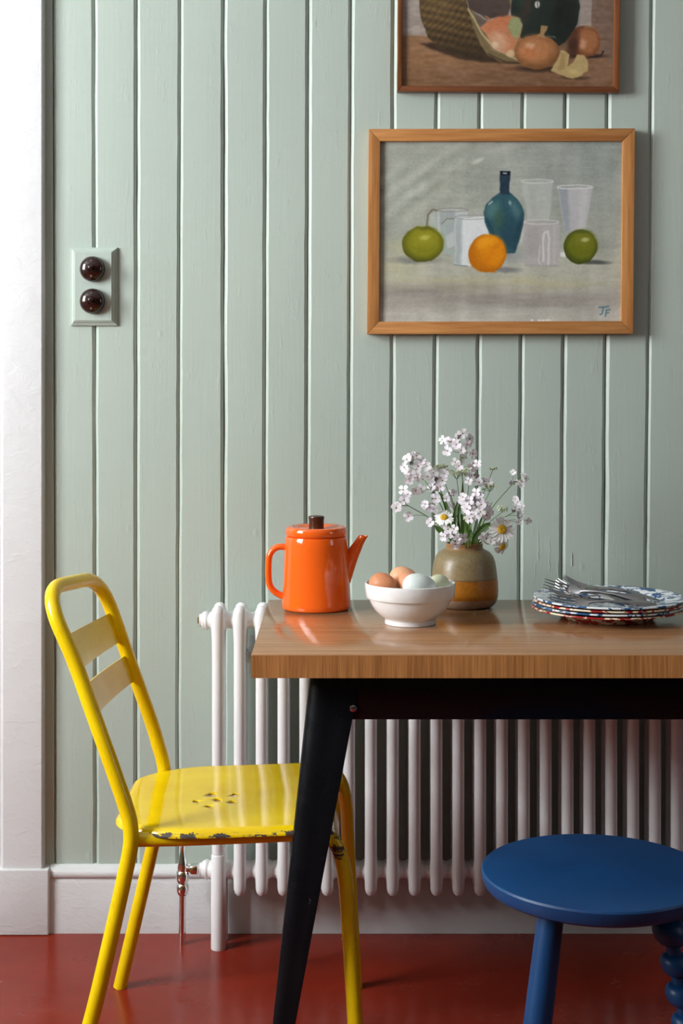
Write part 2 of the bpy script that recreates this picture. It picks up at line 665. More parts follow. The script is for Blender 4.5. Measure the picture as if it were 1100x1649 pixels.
# narrow filler strip between the architrave and the first board
rs = []
for k in range(NZ + 1):
    z = ZC * k / NZ
    xa = P(60, 0, D).x
    xb = groove_x(0, z) - 0.0012
    rs.append([Vector((xa, 0.013, z)), Vector((xa, 0.004, z)), Vector((xb - 0.004, 0.002, z)), Vector((xb - 0.001, 0.0035, z)), Vector((xb, 0.007, z)), Vector((xb, 0.013, z))])
MB().rings(rs).build('board', M['sage'], back, ang=0.35)

# old paint runs on the boards behind the plates
for px, r0, r1 in ((867, 853, 905), (885, 866, 920), (862, 905, 930), (898, 905, 926), (921, 890, 912)):
    pts = []
    for k in range(9):
        q = P(px + 1.6 * mnoise.noise((px, k * 0.9, 0)), r0 + (r1 - r0) * k / 8, D)
        q.y = 0.0002
        pts.append(q)
    MB().tube(pts, [0.0006, 0.0011, 0.0013, 0.0012, 0.0011, 0.0013, 0.0014, 0.0016, 0.0008], 8).build('paint_run', M['sage'], back)


def extrude_x(prof, x0, x1, name, mat, nx=2, jit=0.0, seed=0):
    rs = []
    for k in range(nx + 1):
        x = x0 + (x1 - x0) * k / nx
        rs.append([Vector((x, y + jit * 0.4 * mnoise.noise((x * 30, j * 3.1, seed)), z + (jit * mnoise.noise((x * 40, j * 7.7, seed + 5)) if z > 0.01 else 0))) for j, (y, z) in enumerate(prof)])
    return structure(MB().rings(rs).build(name, mat, ang=0.5))


bead = [(-0.0115 - 0.0085 * math.cos(a), 0.1275 - 0.0095 * math.sin(a)) for a in [PI / 2 * (1 - t / 4) for t in range(9)]]
bprof = [(0.012, 0.0), (-0.018, 0.0), (-0.018, 0.106), (-0.0165, 0.1105), (-0.0155, 0.114)] + [(-0.0135 - 0.0075 * math.cos(a), 0.1265 + 0.0095 * math.sin(a)) for a in [(-80 + 20 * t) * PI / 180 for t in range(9)]] + [(-0.010, 0.138), (-0.004, 0.1425), (0.012, 0.1435)]
XP = P(78, 0, 3.10).x
extrude_x(bprof, XP, XR, 'baseboard_back', M['white_trim'], 160, 0.0012, 3)
# plinth block and architrave of the doorway on the left
XA0 = P(-48, 0, 3.10).x
structure(MB().box((XA0 - 0.006, -0.030, 0), (P(78.5, 0, 3.10).x, 0.012, 0.1405)).build('trim_1', M['white_trim'], bevel=0.0035, bseg=3))
xe = P(69, 0, 3.108).x
x3 = P(2.5, 0, 3.10).x
arch = []
for z in (0.140, ZC):
    arch.append([Vector((XA0, 0.012, z)), Vector((XA0, -0.014, z)), Vector((XA0 + 0.02, -0.016, z)), Vector((x3 - 0.004, -0.018, z)), Vector((x3 - 0.0015, -0.0205, z)), Vector((x3 + 0.0015, -0.0235, z)), Vector((x3 + 0.004, -0.024, z)),
                 Vector((xe - 0.003, -0.024, z)), Vector((xe - 0.0008, -0.0225, z)), Vector((xe, -0.019, z)), Vector((xe, 0.012, z))])
structure(MB().rings(arch).build('trim_2', M['white_trim'], ang=0.5))
dr = structure(MB().box((XA0 - 0.80, -0.004, 0.004), (XA0 - 0.001, 0.012, 2.03)).build('door_1', M['white_trim'], bevel=0.002))
MB().lathe([(0.0, -0.055), (0.02, -0.052), (0.026, -0.04), (0.02, -0.028), (0.01, -0.022), (0.012, -0.006), (0.026, -0.004), (0.026, 0.0)], (XA0 - 0.07, -0.004, 1.0), 24, 'y').build('door_handle', M['brass'], dr)


# ------------------------------------------------------------------ paintings
def vnoise(h, w_, sx, sy, seed):
    """smooth value noise, cells of sx by sy grid points"""
    r = np.random.RandomState(seed)
    gw, gh = int(w_ / sx) + 3, int(h / sy) + 3
    g = r.rand(gh, gw)
    yy = np.arange(h) / sy
    xx = np.arange(w_) / sx
    yi, xi = yy.astype(int), xx.astype(int)
    fy, fx = (yy - yi)[:, None], (xx - xi)[None, :]
    fy, fx = fy * fy * (3 - 2 * fy), fx * fx * (3 - 2 * fx)
    a = g[yi][:, xi] * (1 - fx) + g[yi][:, xi + 1] * fx
    b = g[yi + 1][:, xi] * (1 - fx) + g[yi + 1][:, xi + 1] * fx
    return a * (1 - fy) + b * fy


class Paint:
    """brushwork computed on a grid of points; colours in sRGB 0..255"""

    def __init__(s, x0, y0, x1, y1, nx, ny, base):
        s.nx, s.ny = nx, ny
        s.X, s.Y = np.meshgrid(np.linspace(x0, x1, nx), np.linspace(y0, y1, ny))
        s.C = np.ones((ny, nx, 3)) * np.array(base, float)
        s.k = (x1 - x0) / nx
        s.wx = (vnoise(ny, nx, 9, 9, 1) - 0.5) * 5
        s.wy = (vnoise(ny, nx, 9, 9, 2) - 0.5) * 5

    def put(s, m, col, a=1.0):
        m = (np.clip(m, 0, 1) * a)[..., None]
        s.C = s.C * (1 - m) + np.array(col, float) * m

    def ell(s, cx, cy, rx, ry, soft=4.0, rot=0.0):
        x, y = s.X + s.wx - cx, s.Y + s.wy - cy
        c, n = math.cos(rot), math.sin(rot)
        u, v = (x * c + y * n) / rx, (-x * n + y * c) / ry
        d = (np.sqrt(u * u + v * v) - 1) * min(rx, ry)
        return np.clip(0.5 - d / soft, 0, 1)

    def poly(s, pts, soft=4.0):
        x, y = s.X + s.wx, s.Y + s.wy
        n = len(pts)
        ins = np.zeros(x.shape, bool)
        dist = np.full(x.shape, 1e9)
        for i in range(n):
            ax, ay = pts[i]
            bx, by = pts[(i + 1) % n]
            ex, ey = bx - ax, by - ay
            t = np.clip(((x - ax) * ex + (y - ay) * ey) / (ex * ex + ey * ey + 1e-9), 0, 1)
            dist = np.minimum(dist, np.hypot(x - ax - t * ex, y - ay - t * ey))
            cr = ((ay > y) != (by > y))
            with np.errstate(divide='ignore', invalid='ignore'):
                xi = (bx - ax) * (y - ay) / (by - ay + 1e-12) + ax
            ins ^= cr & (x < xi)
        d = np.where(ins, -dist, dist)
        return np.clip(0.5 - d / soft, 0, 1)

    def line(s, pts, wd, soft=3.0):
        x, y = s.X + s.wx * 0.5, s.Y + s.wy * 0.5
        dist = np.full(x.shape, 1e9)
        for (ax, ay), (bx, by) in zip(pts[:-1], pts[1:]):
            ex, ey = bx - ax, by - ay
            t = np.clip(((x - ax) * ex + (y - ay) * ey) / (ex * ex + ey * ey + 1e-9), 0, 1)
            dist = np.minimum(dist, np.hypot(x - ax - t * ex, y - ay - t * ey))
        return np.clip(0.5 - (dist - wd / 2) / soft, 0, 1)

    def arc(s, cx, cy, rx, ry, wd):
        pts = [(cx + rx * math.cos(t * PI / 18), cy + ry * math.sin(t * PI / 18)) for t in range(37)]
        return s.line(pts, wd)

    def texture(s, amp, sx, sy, seed):
        n = vnoise(s.ny, s.nx, sx, sy, seed) - 0.5
        s.C = s.C + (n * amp)[..., None]

    def mesh(s, name, corners, mat, parent, gain):
        """corners: top left, top right, bottom right, bottom left (world)"""
        tl, tr, br, bl = [np.array(c) for c in corners]
        o0 = np.array(ORG[parent.name])
        u = np.linspace(0, 1, s.nx)[None, :, None]
        v = np.linspace(0, 1, s.ny)[:, None, None]
        pos = (tl * (1 - u) + tr * u) * (1 - v) + (bl * (1 - u) + br * u) * v - o0
        pos = pos.reshape(-1, 3)
        idx = np.arange(s.nx * s.ny).reshape(s.ny, s.nx)
        quads = np.stack([idx[:-1, :-1], idx[1:, :-1], idx[1:, 1:], idx[:-1, 1:]], -1).reshape(-1, 4)
        me = bpy.data.meshes.new(name)
        me.vertices.add(len(pos))
        me.vertices.foreach_set('co', pos.astype(np.float32).ravel())
        me.loops.add(quads.size)
        me.loops.foreach_set('vertex_index', quads.astype(np.int32).ravel())
        me.polygons.add(len(quads))
        me.polygons.foreach_set('loop_start', np.arange(0, quads.size, 4, dtype=np.int32))
        me.update(calc_edges=True)
        c = np.clip(s.C, 0, 255) / 255
        c = np.where(c <= 0.04045, c / 12.92, ((c + 0.055) / 1.055) ** 2.4) * gain
        c = np.concatenate([np.clip(c, 0, 0.95), np.ones(c.shape[:2] + (1,))], -1).reshape(-1, 4)
        at = me.color_attributes.new('paint', 'FLOAT_COLOR', 'POINT')
        at.data.foreach_set('color', c.astype(np.float32).ravel())
        me.materials.append(mat)
        o = bpy.data.objects.new(name, me)
        COL.objects.link(o)
        o.parent = parent
        ORG[o.name] = Vector(o0)
        return o


def frame(name, outer, inner, d0, depth, mats, label, lip=0.004, bev=0.0015):
    """outer / inner: px corners TL TR BR BL at distance d0 (frame face)"""
    cx = P(sum(p[0] for p in outer) / 4, max(p[1] for p in outer), d0)
    root = thing(name, (cx.x, d0 + depth - D, cx.z), label, 'painting')
    for i in range(4):
        j = (i + 1) % 4
        a, b = P(*outer[i], d0), P(*outer[j], d0)
        c, e = P(*inner[j], d0), P(*inner[i], d0)
        off = Vector((0, depth, 0))
        MB().hexa([a, b, c, e], [a + off, b + off, c + off, e + off]).build('frame_rail', mats[i % 2], root, bevel=bev)
    return root


PG = 1.12   # paint gain

# lower painting: green apples, orange, bottle and beakers
p = Paint(28, 66, 1030, 812, 400, 298, (160, 164, 152))
nx, ny = p.nx, p.ny
X, Y = p.X, p.Y
p.put(np.clip((X - 300) / 700, 0, 1) * np.clip((480 - Y) / 300, 0, 1), (148, 156, 150), 0.9)
p.put(np.clip((Y - 470) / 120, 0, 1), (176, 176, 160))
p.put(np.clip((Y - 640) / 60, 0, 1), (164, 160, 150))
p.put(np.clip((Y - 730) / 50, 0, 1), (180, 178, 168))
dg = vnoise(ny, nx, 14, 60, 11)
p.C += ((dg - 0.5) * 14)[..., None]
p.texture(9, 40, 6, 12)
p.texture(6, 18, 3, 13)
p.texture(10, 12, 40, 19)
p.texture(8, 3, 2, 14)
diag = np.sin((X * 0.055 + Y * 0.075) + 3 * vnoise(ny, nx, 50, 50, 25)) * vnoise(ny, nx, 30, 30, 15)
p.C += (diag * 16 * np.clip((520 - Y) / 200, 0, 1) * np.clip((520 - X) / 300, 0, 1))[..., None]
p.put(p.ell(500, 655, 330, 26, 40) * vnoise(ny, nx, 40, 6, 16), (186, 180, 130), 0.75)
p.put(p.ell(100, 590, 90, 40, 60), (182, 180, 140), 0.5)
p.put(p.ell(270, 690, 200, 34, 60) * vnoise(ny, nx, 60, 7, 17), (132, 124, 116), 0.9)
p.put(p.ell(640, 725, 280, 22, 30) * vnoise(ny, nx, 60, 5, 18), (136, 128, 122), 0.8)
p.put(p.ell(130, 500, 70, 30, 40), (178, 178, 130), 0.4)
p.put(p.line([(900, 505), (1030, 500)], 10, 20), (140, 140, 138), 0.6)
p.put(p.ell(540, 100, 60, 14, 30, -0.3), (196, 198, 186), 0.5)
p.put(p.ell(435, 152, 22, 8, 10, -0.4), (206, 208, 200), 0.7)
p.put(p.line([(60, 330), (300, 110)], 8, 20), (178, 180, 166), 0.4)
p.put(p.line([(120, 400), (420, 150)], 10, 24), (176, 178, 160), 0.4)
# shadows
p.put(p.ell(180, 556, 90, 14, 14), (122, 122, 116), 0.8)
p.put(p.ell(555, 597, 50, 12, 12), (112, 114, 116), 0.8)
p.put(p.ell(560, 540, 70, 30, 30), (140, 146, 148), 0.6)
p.put(p.ell(915, 568, 58, 9, 8), (78, 80, 76), 0.9)
# mug behind
p.put(p.poly([(268, 350), (396, 350), (392, 470), (300, 520), (270, 470)], 6), (182, 190, 186))
p.put(p.poly([(275, 352), (340, 352), (338, 440), (285, 470)], 10), (148, 156, 156), 0.7)
p.put(p.line([(228, 425), (230, 372), (250, 352), (268, 354)], 7), (112, 98, 84), 0.8)
p.put(p.poly([(238, 372), (262, 360), (268, 430), (240, 428)], 6), (172, 182, 172), 0.8)
p.put(p.arc(332, 352, 64, 7, 3), (128, 118, 108), 0.8)
# mug in front
p.put(p.line([(345, 393), (312, 395), (295, 420), (292, 470), (304, 522), (338, 528)], 22, 6), (160, 174, 166))
p.put(p.line([(345, 388), (310, 388), (288, 410)], 4), (120, 100, 88), 0.8)
p.put(p.poly([(340, 386), (481, 380), (480, 470), (470, 560), (400, 582), (342, 576)], 5), (212, 218, 217))
p.put(p.poly([(340, 388), (372, 388), (368, 576), (342, 574)], 14), (150, 162, 160), 0.75)
p.put(p.ell(430, 440, 30, 60, 40), (210, 214, 212), 0.6)
p.put(p.arc(411, 382, 70, 9, 3), (136, 128, 122), 0.7)
p.put(p.line([(342, 575), (395, 582)], 5), (108, 114, 120), 0.6)
# bottle
body = [(528, 280), (495, 300), (466, 332), (457, 365), (462, 402), (480, 440), (505, 490), (540, 530), (586, 530), (603, 478), (618, 424), (624, 375), (614, 335), (592, 303), (563, 280)]
p.put(p.poly(body, 5), (48, 84, 94))
p.put(p.poly([(523, 194), (566, 194), (564, 290), (526, 290)], 4), (38, 56, 70))
p.put(p.poly([(523, 194), (566, 194), (566, 212), (523, 212)], 4), (24, 32, 42))
p.put(p.ell(497, 352, 26, 36, 24, 0.5), (84, 122, 120), 0.8)
p.put(p.ell(522, 398, 20, 44, 20), (62, 92, 78), 0.9)
p.put(p.ell(588, 352, 18, 40, 20, -0.3), (96, 128, 130), 0.5)
p.put(p.ell(600, 440, 10, 60, 14, 0.25), (34, 60, 72), 0.8)
p.put(p.ell(560, 450, 34, 60, 40), (38, 68, 82), 0.7)
p.put(p.line([(470, 390), (500, 450), (535, 515)], 8, 8), (34, 62, 72), 0.7)
p.put(p.line([(480, 330), (492, 318)], 7), (170, 190, 186), 0.8)
p.put(p.line([(538, 203), (550, 203)], 5), (190, 196, 196), 0.9)
p.put(p.ell(566, 322, 6, 10, 6), (150, 174, 172), 0.8)
# beakers
p.put(p.poly([(610, 236), (741, 234), (728, 396), (640, 398)], 8), (180, 184, 178), 0.75)
p.put(p.poly([(640, 250), (670, 250), (680, 390), (655, 390)], 20), (164, 168, 158), 0.6)
p.put(p.arc(676, 236, 65, 8, 4), (204, 208, 204), 0.8)
p.put(p.poly([(758, 260), (904, 258), (873, 440), (790, 446)], 6), (180, 180, 180), 0.95)
p.put(p.poly([(762, 262), (800, 262), (812, 440), (792, 442)], 14), (144, 150, 156), 0.8)
p.put(p.poly([(850, 262), (890, 262), (866, 440), (845, 440)], 14), (196, 196, 194), 0.6)
p.put(p.arc(831, 259, 72, 8, 4), (214, 216, 212), 0.9)
p.put(p.line([(632, 400), (612, 480)], 10, 8), (206, 210, 208), 0.6)
p.put(p.poly([(622, 402), (769, 402), (766, 576), (700, 586), (628, 578)], 6), (174, 171, 168), 0.95)
p.put(p.poly([(630, 420), (690, 420), (690, 540), (632, 540)], 30), (160, 156, 154), 0.7)
p.put(p.arc(695, 402, 72, 9, 4), (202, 202, 198), 0.85)
p.put(p.line([(704, 560), (702, 470), (708, 445), (722, 440), (726, 470), (724, 580)], 9, 4), (208, 206, 204), 0.8)
p.put(p.line([(690, 500), (684, 555), (694, 582)], 6), (206, 206, 204), 0.6)
p.put(p.line([(748, 420), (748, 570)], 8, 8), (190, 186, 184), 0.7)
p.put(p.line([(630, 580), (765, 580)], 5, 5), (150, 148, 146), 0.7)
p.put(p.ell(786, 536, 13, 10, 6), (226, 228, 226), 0.9)


def fruit(cx, cy, rx, ry, base, dark, light, hl, hx, hy):
    p.put(p.ell(cx, cy, rx, ry, 4), dark)
    p.put(p.ell(cx + 4, cy - ry * 0.10, rx * 0.90, ry * 0.86, 26), base)
    p.put(p.ell(hx, hy, rx * 0.5, ry * 0.42, 40), light, 0.8)
    p.put(p.ell(hx + 6, hy - 4, rx * 0.24, ry * 0.12, 8, -0.2), hl, 0.75)


fruit(211, 492, 84, 73, (126, 126, 28), (82, 84, 24), (152, 148, 44), (186, 180, 90), 214, 468)
p.put(p.ell(226, 428, 30, 7, 8), (96, 98, 34), 0.8)
p.put(p.ell(855, 503, 68, 71, 4), (70, 76, 26))
fruit(855, 503, 68, 70, (104, 110, 26), (66, 74, 24), (122, 124, 40), (196, 196, 140), 868, 478)
p.put(p.ell(862, 442, 28, 6, 8), (76, 84, 34), 0.8)
p.put(p.ell(475, 531, 77, 78, 4), (176, 102, 16))
p.put(p.ell(486, 522, 64, 66, 24), (216, 134, 18))
p.put(p.ell(470, 482, 40, 22, 20, -0.3), (232, 158, 34), 0.7)
p.put(p.poly([(410, 500), (440, 520), (500, 600), (440, 596), (405, 560)], 30), (188, 110, 14), 0.7)
p.put(p.line([(470, 560), (530, 480)], 12, 16), (206, 116, 12), 0.6)
# signature
p.put(p.line([(932, 752), (970, 748)], 5, 3), (66, 112, 128), 0.9)
p.put(p.line([(950, 750), (946, 776), (936, 782)], 5, 3), (66, 112, 128), 0.9)
p.put(p.line([(960, 786), (963, 762), (978, 760)], 5, 3), (66, 112, 128), 0.9)
p.put(p.line([(962, 774), (974, 772)], 4, 3), (66, 112, 128), 0.9)
for x_ in (658, 690, 704, 718, 730):
    p.put(p.ell(x_, 803, 6, 4, 3), (222, 222, 216), 0.9)
p.texture(7, 3, 3, 21)
p.texture(4, 6, 6, 22)

d2 = 3.103
fr2 = frame('oak_framed_painting', [(594, 207.5), (1023, 206.5), (1020, 537.5), (591, 538)], [(612.5, 227.5), (1003, 227), (1000.5, 517), (610.5, 518)], d2, 0.026,
            (M['oak_h'], M['oak_v']), 'oak-framed still life painting of apples, an orange and a dark blue bottle')
p.mesh('canvas', [P(610, 225, d2 + 0.008), P(1005, 225, d2 + 0.008), P(1003, 519, d2 + 0.008), P(608, 520, d2 + 0.008)], M['can1'], fr2, PG)
MB().box(P(612, 519, d2 + 0.010), P(1002, 226, d2 + 0.024)).build('backing_board', M['core'], fr2, smooth=False)

# upper painting: basket, onions and a dark jar
p = Paint(18, -330, 1052, 420, 360, 262, (164, 152, 142))
X, Y = p.X, p.Y
nx, ny = p.nx, p.ny
p.put(np.clip((Y - (172 + 0.01 * X)) / 8 + 0.5, 0, 1), (140, 104, 74))
p.put(p.ell(150, 260, 300, 60, 120), (152, 116, 82), 0.7)
p.put(p.ell(600, 390, 420, 60, 90), (122, 90, 66), 0.7)
p.put(p.poly([(934, -330), (1060, -330), (1060, 350), (1040, 330), (950, 190), (936, 120)], 8), (128, 104, 88))
p.put(p.poly([(930, 200), (1060, 340), (1060, 430), (900, 430)], 30), (136, 104, 80), 0.6)
p.texture(16, 26, 5, 31)
p.texture(14, 7, 4, 32)
# basket shadow, basket, weave
p.put(p.poly([(112, 212), (170, 205), (420, 262), (590, 305), (420, 300), (300, 285), (180, 245)], 14), (62, 46, 34), 0.95)
bas = [(240, -215), (165, -170), (120, -90), (104, 0), (106, 60), (118, 110), (150, 185), (215, 235), (310, 275), (400, 292), (432, 262), (400, 200), (360, 110), (338, 40), (322, -60), (318, -160), (290, -215)]
mb = p.poly(bas, 6)
p.put(mb, (88, 70, 42))
we = np.sin(X * 0.115 + 0.9 * np.sin(Y * 0.05)) * np.sin(Y * 0.16 + np.floor((X * 0.115 + 0.9 * np.sin(Y * 0.05)) / PI) * PI / 2 + X * 0.02)
p.put(mb * np.clip(we, 0, 1), (124, 100, 60), 0.75)
p.put(mb * np.clip(-we - 0.2, 0, 1), (52, 40, 26), 0.8)
p.put(mb * np.clip((200 - Y) / 260, 0, 1) * p.ell(190, 30, 70, 120, 80), (138, 112, 70), 0.45)
p.put(mb * np.clip((Y - 130) / 150, 0, 1), (46, 36, 26), 0.7)
p.put(p.poly([(300, -215), (318, -120), (330, -20), (345, 45), (380, 60), (430, 90), (530, 80), (545, 30), (530, -70), (480, -150), (400, -200)], 8), (80, 66, 60))
p.put(p.line([(300, -212), (400, -198), (480, -150), (530, -70), (545, 20)], 10, 6), (122, 106, 72), 0.9)
p.put(p.poly([(338, 30), (372, 60), (430, 100), (445, 170), (470, 210), (420, 200), (380, 130)], 12), (104, 92, 82), 0.95)
rim = [(338, 40), (362, 52), (392, 118), (440, 186), (500, 238), (560, 280), (592, 300), (500, 300), (432, 262), (398, 210), (360, 120)]
p.put(p.poly(rim, 7), (122, 106, 72))
p.put(p.line([(340, 44), (366, 86), (408, 166), (470, 232), (586, 292)], 9, 6), (186, 172, 128), 0.9)
p.put(p.line([(440, 262), (520, 298), (590, 304)], 10, 8), (76, 60, 42), 0.8)
# jar
p.put(p.poly([(690, -330), (760, -330), (800, -150), (700, -150)], 8), (34, 46, 38))
p.put(p.ell(712, 40, 166, 195, 5), (30, 42, 36))
p.put(p.ell(800, 60, 60, 130, 60), (18, 26, 22), 0.8)
p.put(p.ell(620, 30, 24, 90, 30, 0.2), (74, 52, 40), 0.6)
p.put(p.ell(590, -20, 20, 60, 20), (40, 62, 52), 0.7)
p.put(p.ell(674, 22, 12, 15, 5), (208, 206, 196))
p.put(p.line([(674, 10), (676, 34)], 4), (60, 60, 52), 0.9)
p.put(p.line([(728, 172), (762, 180), (752, 172)], 5), (130, 140, 140), 0.6)
# pear
p.put(p.poly([(398, 132), (432, 108), (462, 88), (530, 74), (580, 84), (602, 118), (592, 170), (566, 225), (552, 268), (500, 248), (448, 196)], 7), (196, 130, 92))
p.put(p.ell(486, 200, 50, 40, 30, 0.8), (214, 170, 136), 0.8)
p.put(p.ell(500, 108, 60, 26, 30, -0.3), (198, 120, 78), 0.8)
p.put(p.poly([(530, 120), (550, 80), (590, 88), (602, 120), (590, 168), (572, 190), (545, 160)], 12), (150, 160, 112), 0.95)
p.put(p.line([(428, 106), (440, 88), (424, 76)], 7), (178, 120, 76), 0.9)
p.put(p.ell(470, 215, 18, 14, 10), (226, 206, 176), 0.7)
p.put(p.ell(548, 258, 22, 16, 10), (216, 192, 152), 0.8)
# onions
p.put(p.ell(690, 330, 110, 16, 14), (56, 40, 30), 0.9)
p.put(p.ell(674, 250, 107, 84, 5), (128, 86, 50))
p.put(p.ell(664, 238, 88, 66, 40), (184, 126, 80))
p.put(p.poly([(668, 172), (690, 158), (694, 122), (724, 124), (720, 142), (708, 168), (712, 186)], 6), (166, 132, 88))
p.put(p.ell(640, 222, 20, 16, 16), (226, 186, 156), 0.9)
p.put(p.ell(636, 250, 40, 26, 30), (202, 124, 78), 0.6)
for t in range(5):
    p.put(p.line([(690, 176), (640 + 32 * t, 215), (610 + 40 * t, 270)], 4, 6), (136, 92, 54), 0.3)
p.put(p.ell(900, 268, 100, 12, 10), (50, 36, 30), 0.9)
p.put(p.ell(902, 200, 76, 77, 5), (100, 58, 36))
p.put(p.ell(920, 196, 56, 66, 30), (164, 108, 68))
p.put(p.ell(892, 210, 20, 22, 16), (206, 156, 124), 0.85)
p.put(p.ell(848, 220, 26, 60, 24, 0.3), (66, 40, 28), 0.8)
p.put(p.line([(905, 130), (935, 128)], 10, 6), (150, 120, 80), 0.8)
p.put(p.line([(930, 275), (985, 268), (994, 245)], 8), (48, 36, 32), 0.9)
# broken skin
p.put(p.ell(860, 374, 70, 9, 8), (80, 60, 44), 0.8)
p.put(p.poly([(742, 338), (766, 296), (790, 240), (808, 244), (832, 262), (824, 318), (850, 300), (868, 262), (904, 264), (922, 300), (920, 340), (880, 368), (846, 380), (790, 362)], 6), (188, 164, 112))
p.put(p.poly([(790, 250), (815, 258), (812, 330), (780, 340)], 16), (162, 134, 86), 0.8)
p.put(p.ell(860, 346, 30, 16, 16), (208, 184, 124), 0.8)
p.texture(10, 4, 3, 41)
p.texture(8, 12, 4, 42)
d1 = 3.106
fr1 = frame('dark_framed_painting', [(641.5, -118), (1001, -118), (997.5, 149), (640, 147)], [(649.5, -108), (991, -108), (988, 139), (647.5, 138)], d1, 0.023,
            (M['dark_h'], M['dark_v']), 'dark-wood-framed still life painting of a basket and onions, cropped at the top')
p.mesh('canvas', [P(648, -110, d1 + 0.008), P(993, -110, d1 + 0.008), P(990, 141, d1 + 0.008), P(646, 140, d1 + 0.008)], M['can2'], fr1, PG * 0.95)
MB().box(P(649, 140, d1 + 0.010), P(990, -109, d1 + 0.021)).build('backing_board', M['core'], fr1, smooth=False)
MB().hexa([P(648, -109, d1 + 0.003), P(992, -109, d1 + 0.003), P(989, 140, d1 + 0.003), P(647, 139, d1 + 0.003)],
          [P(648, -109, d1 + 0.005), P(992, -109, d1 + 0.005), P(989, 140, d1 + 0.005), P(647, 139, d1 + 0.005)]).build('glass_pane', M['glass'], fr1, smooth=False)

# ------------------------------------------------------------------ light switch
sw0, sw1 = P(112, 524, 3.115), P(187.5, 398, 3.115)
sw = thing('light_switch', ((sw0.x + sw1.x) / 2, 0, sw0.z), 'pair of brown bakelite dome switches on sage green wooden block', 'switch')
cxs, czs = (sw0.x + sw1.x) / 2, (sw0.z + sw1.z) / 2
hw, hh = (sw1.x - sw0.x) / 2, (sw1.z - sw0.z) / 2


def rect_ring(ins, y):
    return [Vector((cxs - hw + ins, y, czs - hh + ins)), Vector((cxs + hw - ins, y, czs - hh + ins)), Vector((cxs + hw - ins, y, czs + hh - ins)), Vector((cxs - hw + ins, y, czs + hh - ins))]


MB().rings([rect_ring(i, y) for i, y in [(0, 0.003), (0, -0.0050), (0.0006, -0.0056), (0.0030, -0.0056), (0.0032, -0.0078), (0.0050, -0.0084), (0.0072, -0.0102), (0.0080, -0.0126), (0.0100, -0.0128), (0.0102, -0.0146), (0.0112, -0.0150)]]).build('mounting_block', M['sage'], sw, ang=0.3)
for py in (432.5, 484.5):
    c = P(147.5, py, 3.10)
    dm = MB().lathe([(0.0268, 0.0), (0.0270, -0.003), (0.0268, -0.0085), (0.0262, -0.0095), (0.0252, -0.0098), (0.0256, -0.0108), (0.0256, -0.0122), (0.0246, -0.0148), (0.0222, -0.0176), (0.0180, -0.0203), (0.0130, -0.0221), (0.0098, -0.0228), (0.0092, -0.0240), (0.0076, -0.0243), (0.0066, -0.0236), (0.0062, -0.0222), (0.0, -0.0222)],
                    (c.x, -0.0148, c.z), 48, 'y').build('switch_dome', M['bakelite'], sw)
    MB().tube([(c.x, -0.0358, c.z), (c.x, -0.0400, c.z + 0.0005), (c.x - 0.0003, -0.0430, c.z + 0.001), (c.x - 0.0006, -0.0462, c.z + 0.0018), (c.x - 0.0008, -0.0486, c.z + 0.0022), (c.x - 0.0009, -0.0498, c.z + 0.0024)], [0.0036, 0.0034, 0.0052, 0.0058, 0.0042, 0.0014], 16).build('toggle', M['bakelite'], dm)
    for dz in (-0.0165, 0.0165):
        MB().lathe([(0.0026, 0.0), (0.0024, -0.0012), (0.0, -0.0014)], (c.x, -0.0148 - 0.0206, c.z + dz), 12, 'y').build('screw', M['screw'], dm)

# ------------------------------------------------------------------ radiator
NS = 26
pitch = 35.2 * 3.03 / F
rx0 = (351 - 550) * 3.03 / F
yf, yr = 3.032 - D, 3.080 - D
rad = thing('column_radiator', (rx0, (yf + yr) / 2, 0), 'white column radiator on the panelled wall behind the table', 'radiator')
zt, zb = 0.712, 0.110


def col_mesh(y):
    prof = [(0.0, zb), (0.006, zb + 0.0012), (0.0105, zb + 0.006), (0.0126, zb + 0.014), (0.0130, zb + 0.03), (0.0138, zb + 0.048), (0.0128, zb + 0.075), (0.0126, zb + 0.12),
            (0.0126, zt - 0.12), (0.0128, zt - 0.075), (0.0142, zt - 0.05), (0.0146, zt - 0.03), (0.0140, zt - 0.016), (0.0115, zt - 0.006), (0.006, zt - 0.001), (0.0, zt)]
    m = MB().lathe(prof, (0, y, 0), 20)
    o = m.build('tmp', M['rad'], local=True)
    me = o.data
    bpy.data.objects.remove(o)
    return me


yc = 0.0
cm_f, cm_r = col_mesh(-(yr - yf) / 2), col_mesh((yr - yf) / 2)
h = pitch / 2


def hub_mesh(zc):
    m = MB().lathe([(0.0165, -h), (0.0172, -h * 0.8), (0.0215, -h * 0.55), (0.0235, -h * 0.3), (0.0238, 0), (0.0235, h * 0.3), (0.0215, h * 0.55), (0.0172, h * 0.8), (0.0165, h)], (0, 0, zc), 24, 'x', sy=1.25)
    o = m.build('tmp', M['rad'], local=True)
    me = o.data
    bpy.data.objects.remove(o)
    return me


hub_t, hub_b = hub_mesh(0.678), hub_mesh(0.157)
for k in range(NS):
    s = inst(hub_t, 'section', rad, Matrix.Translation((k * pitch, 0, 0)))
    inst(hub_b, 'header', s, Matrix.Identity(4))
    inst(cm_f, 'column', s, Matrix.Identity(4))
    inst(cm_r, 'column', s, Matrix.Identity(4))
ym = (yf + yr) / 2
for zc, nm in ((0.678, 'end_bush'), (0.157, 'end_bush')):
    e = MB().lathe([(0.0165, 0.004), (0.020, 0.0), (0.021, -0.004), (0.0185, -0.0055), (0.0175, -0.010), (0.0165, -0.0115), (0.014, -0.013), (0.013, -0.018), (0.0, -0.018)], (rx0 - h, ym, zc), 24, 'x').build(nm, M['rad'], rad)
    if zc > 0.4:
        MB().box((rx0 - h - 0.0215, ym - 0.006, zc - 0.006), (rx0 - h - 0.0175, ym + 0.006, zc + 0.006)).build('plug', M['brass'], e, smooth=False)
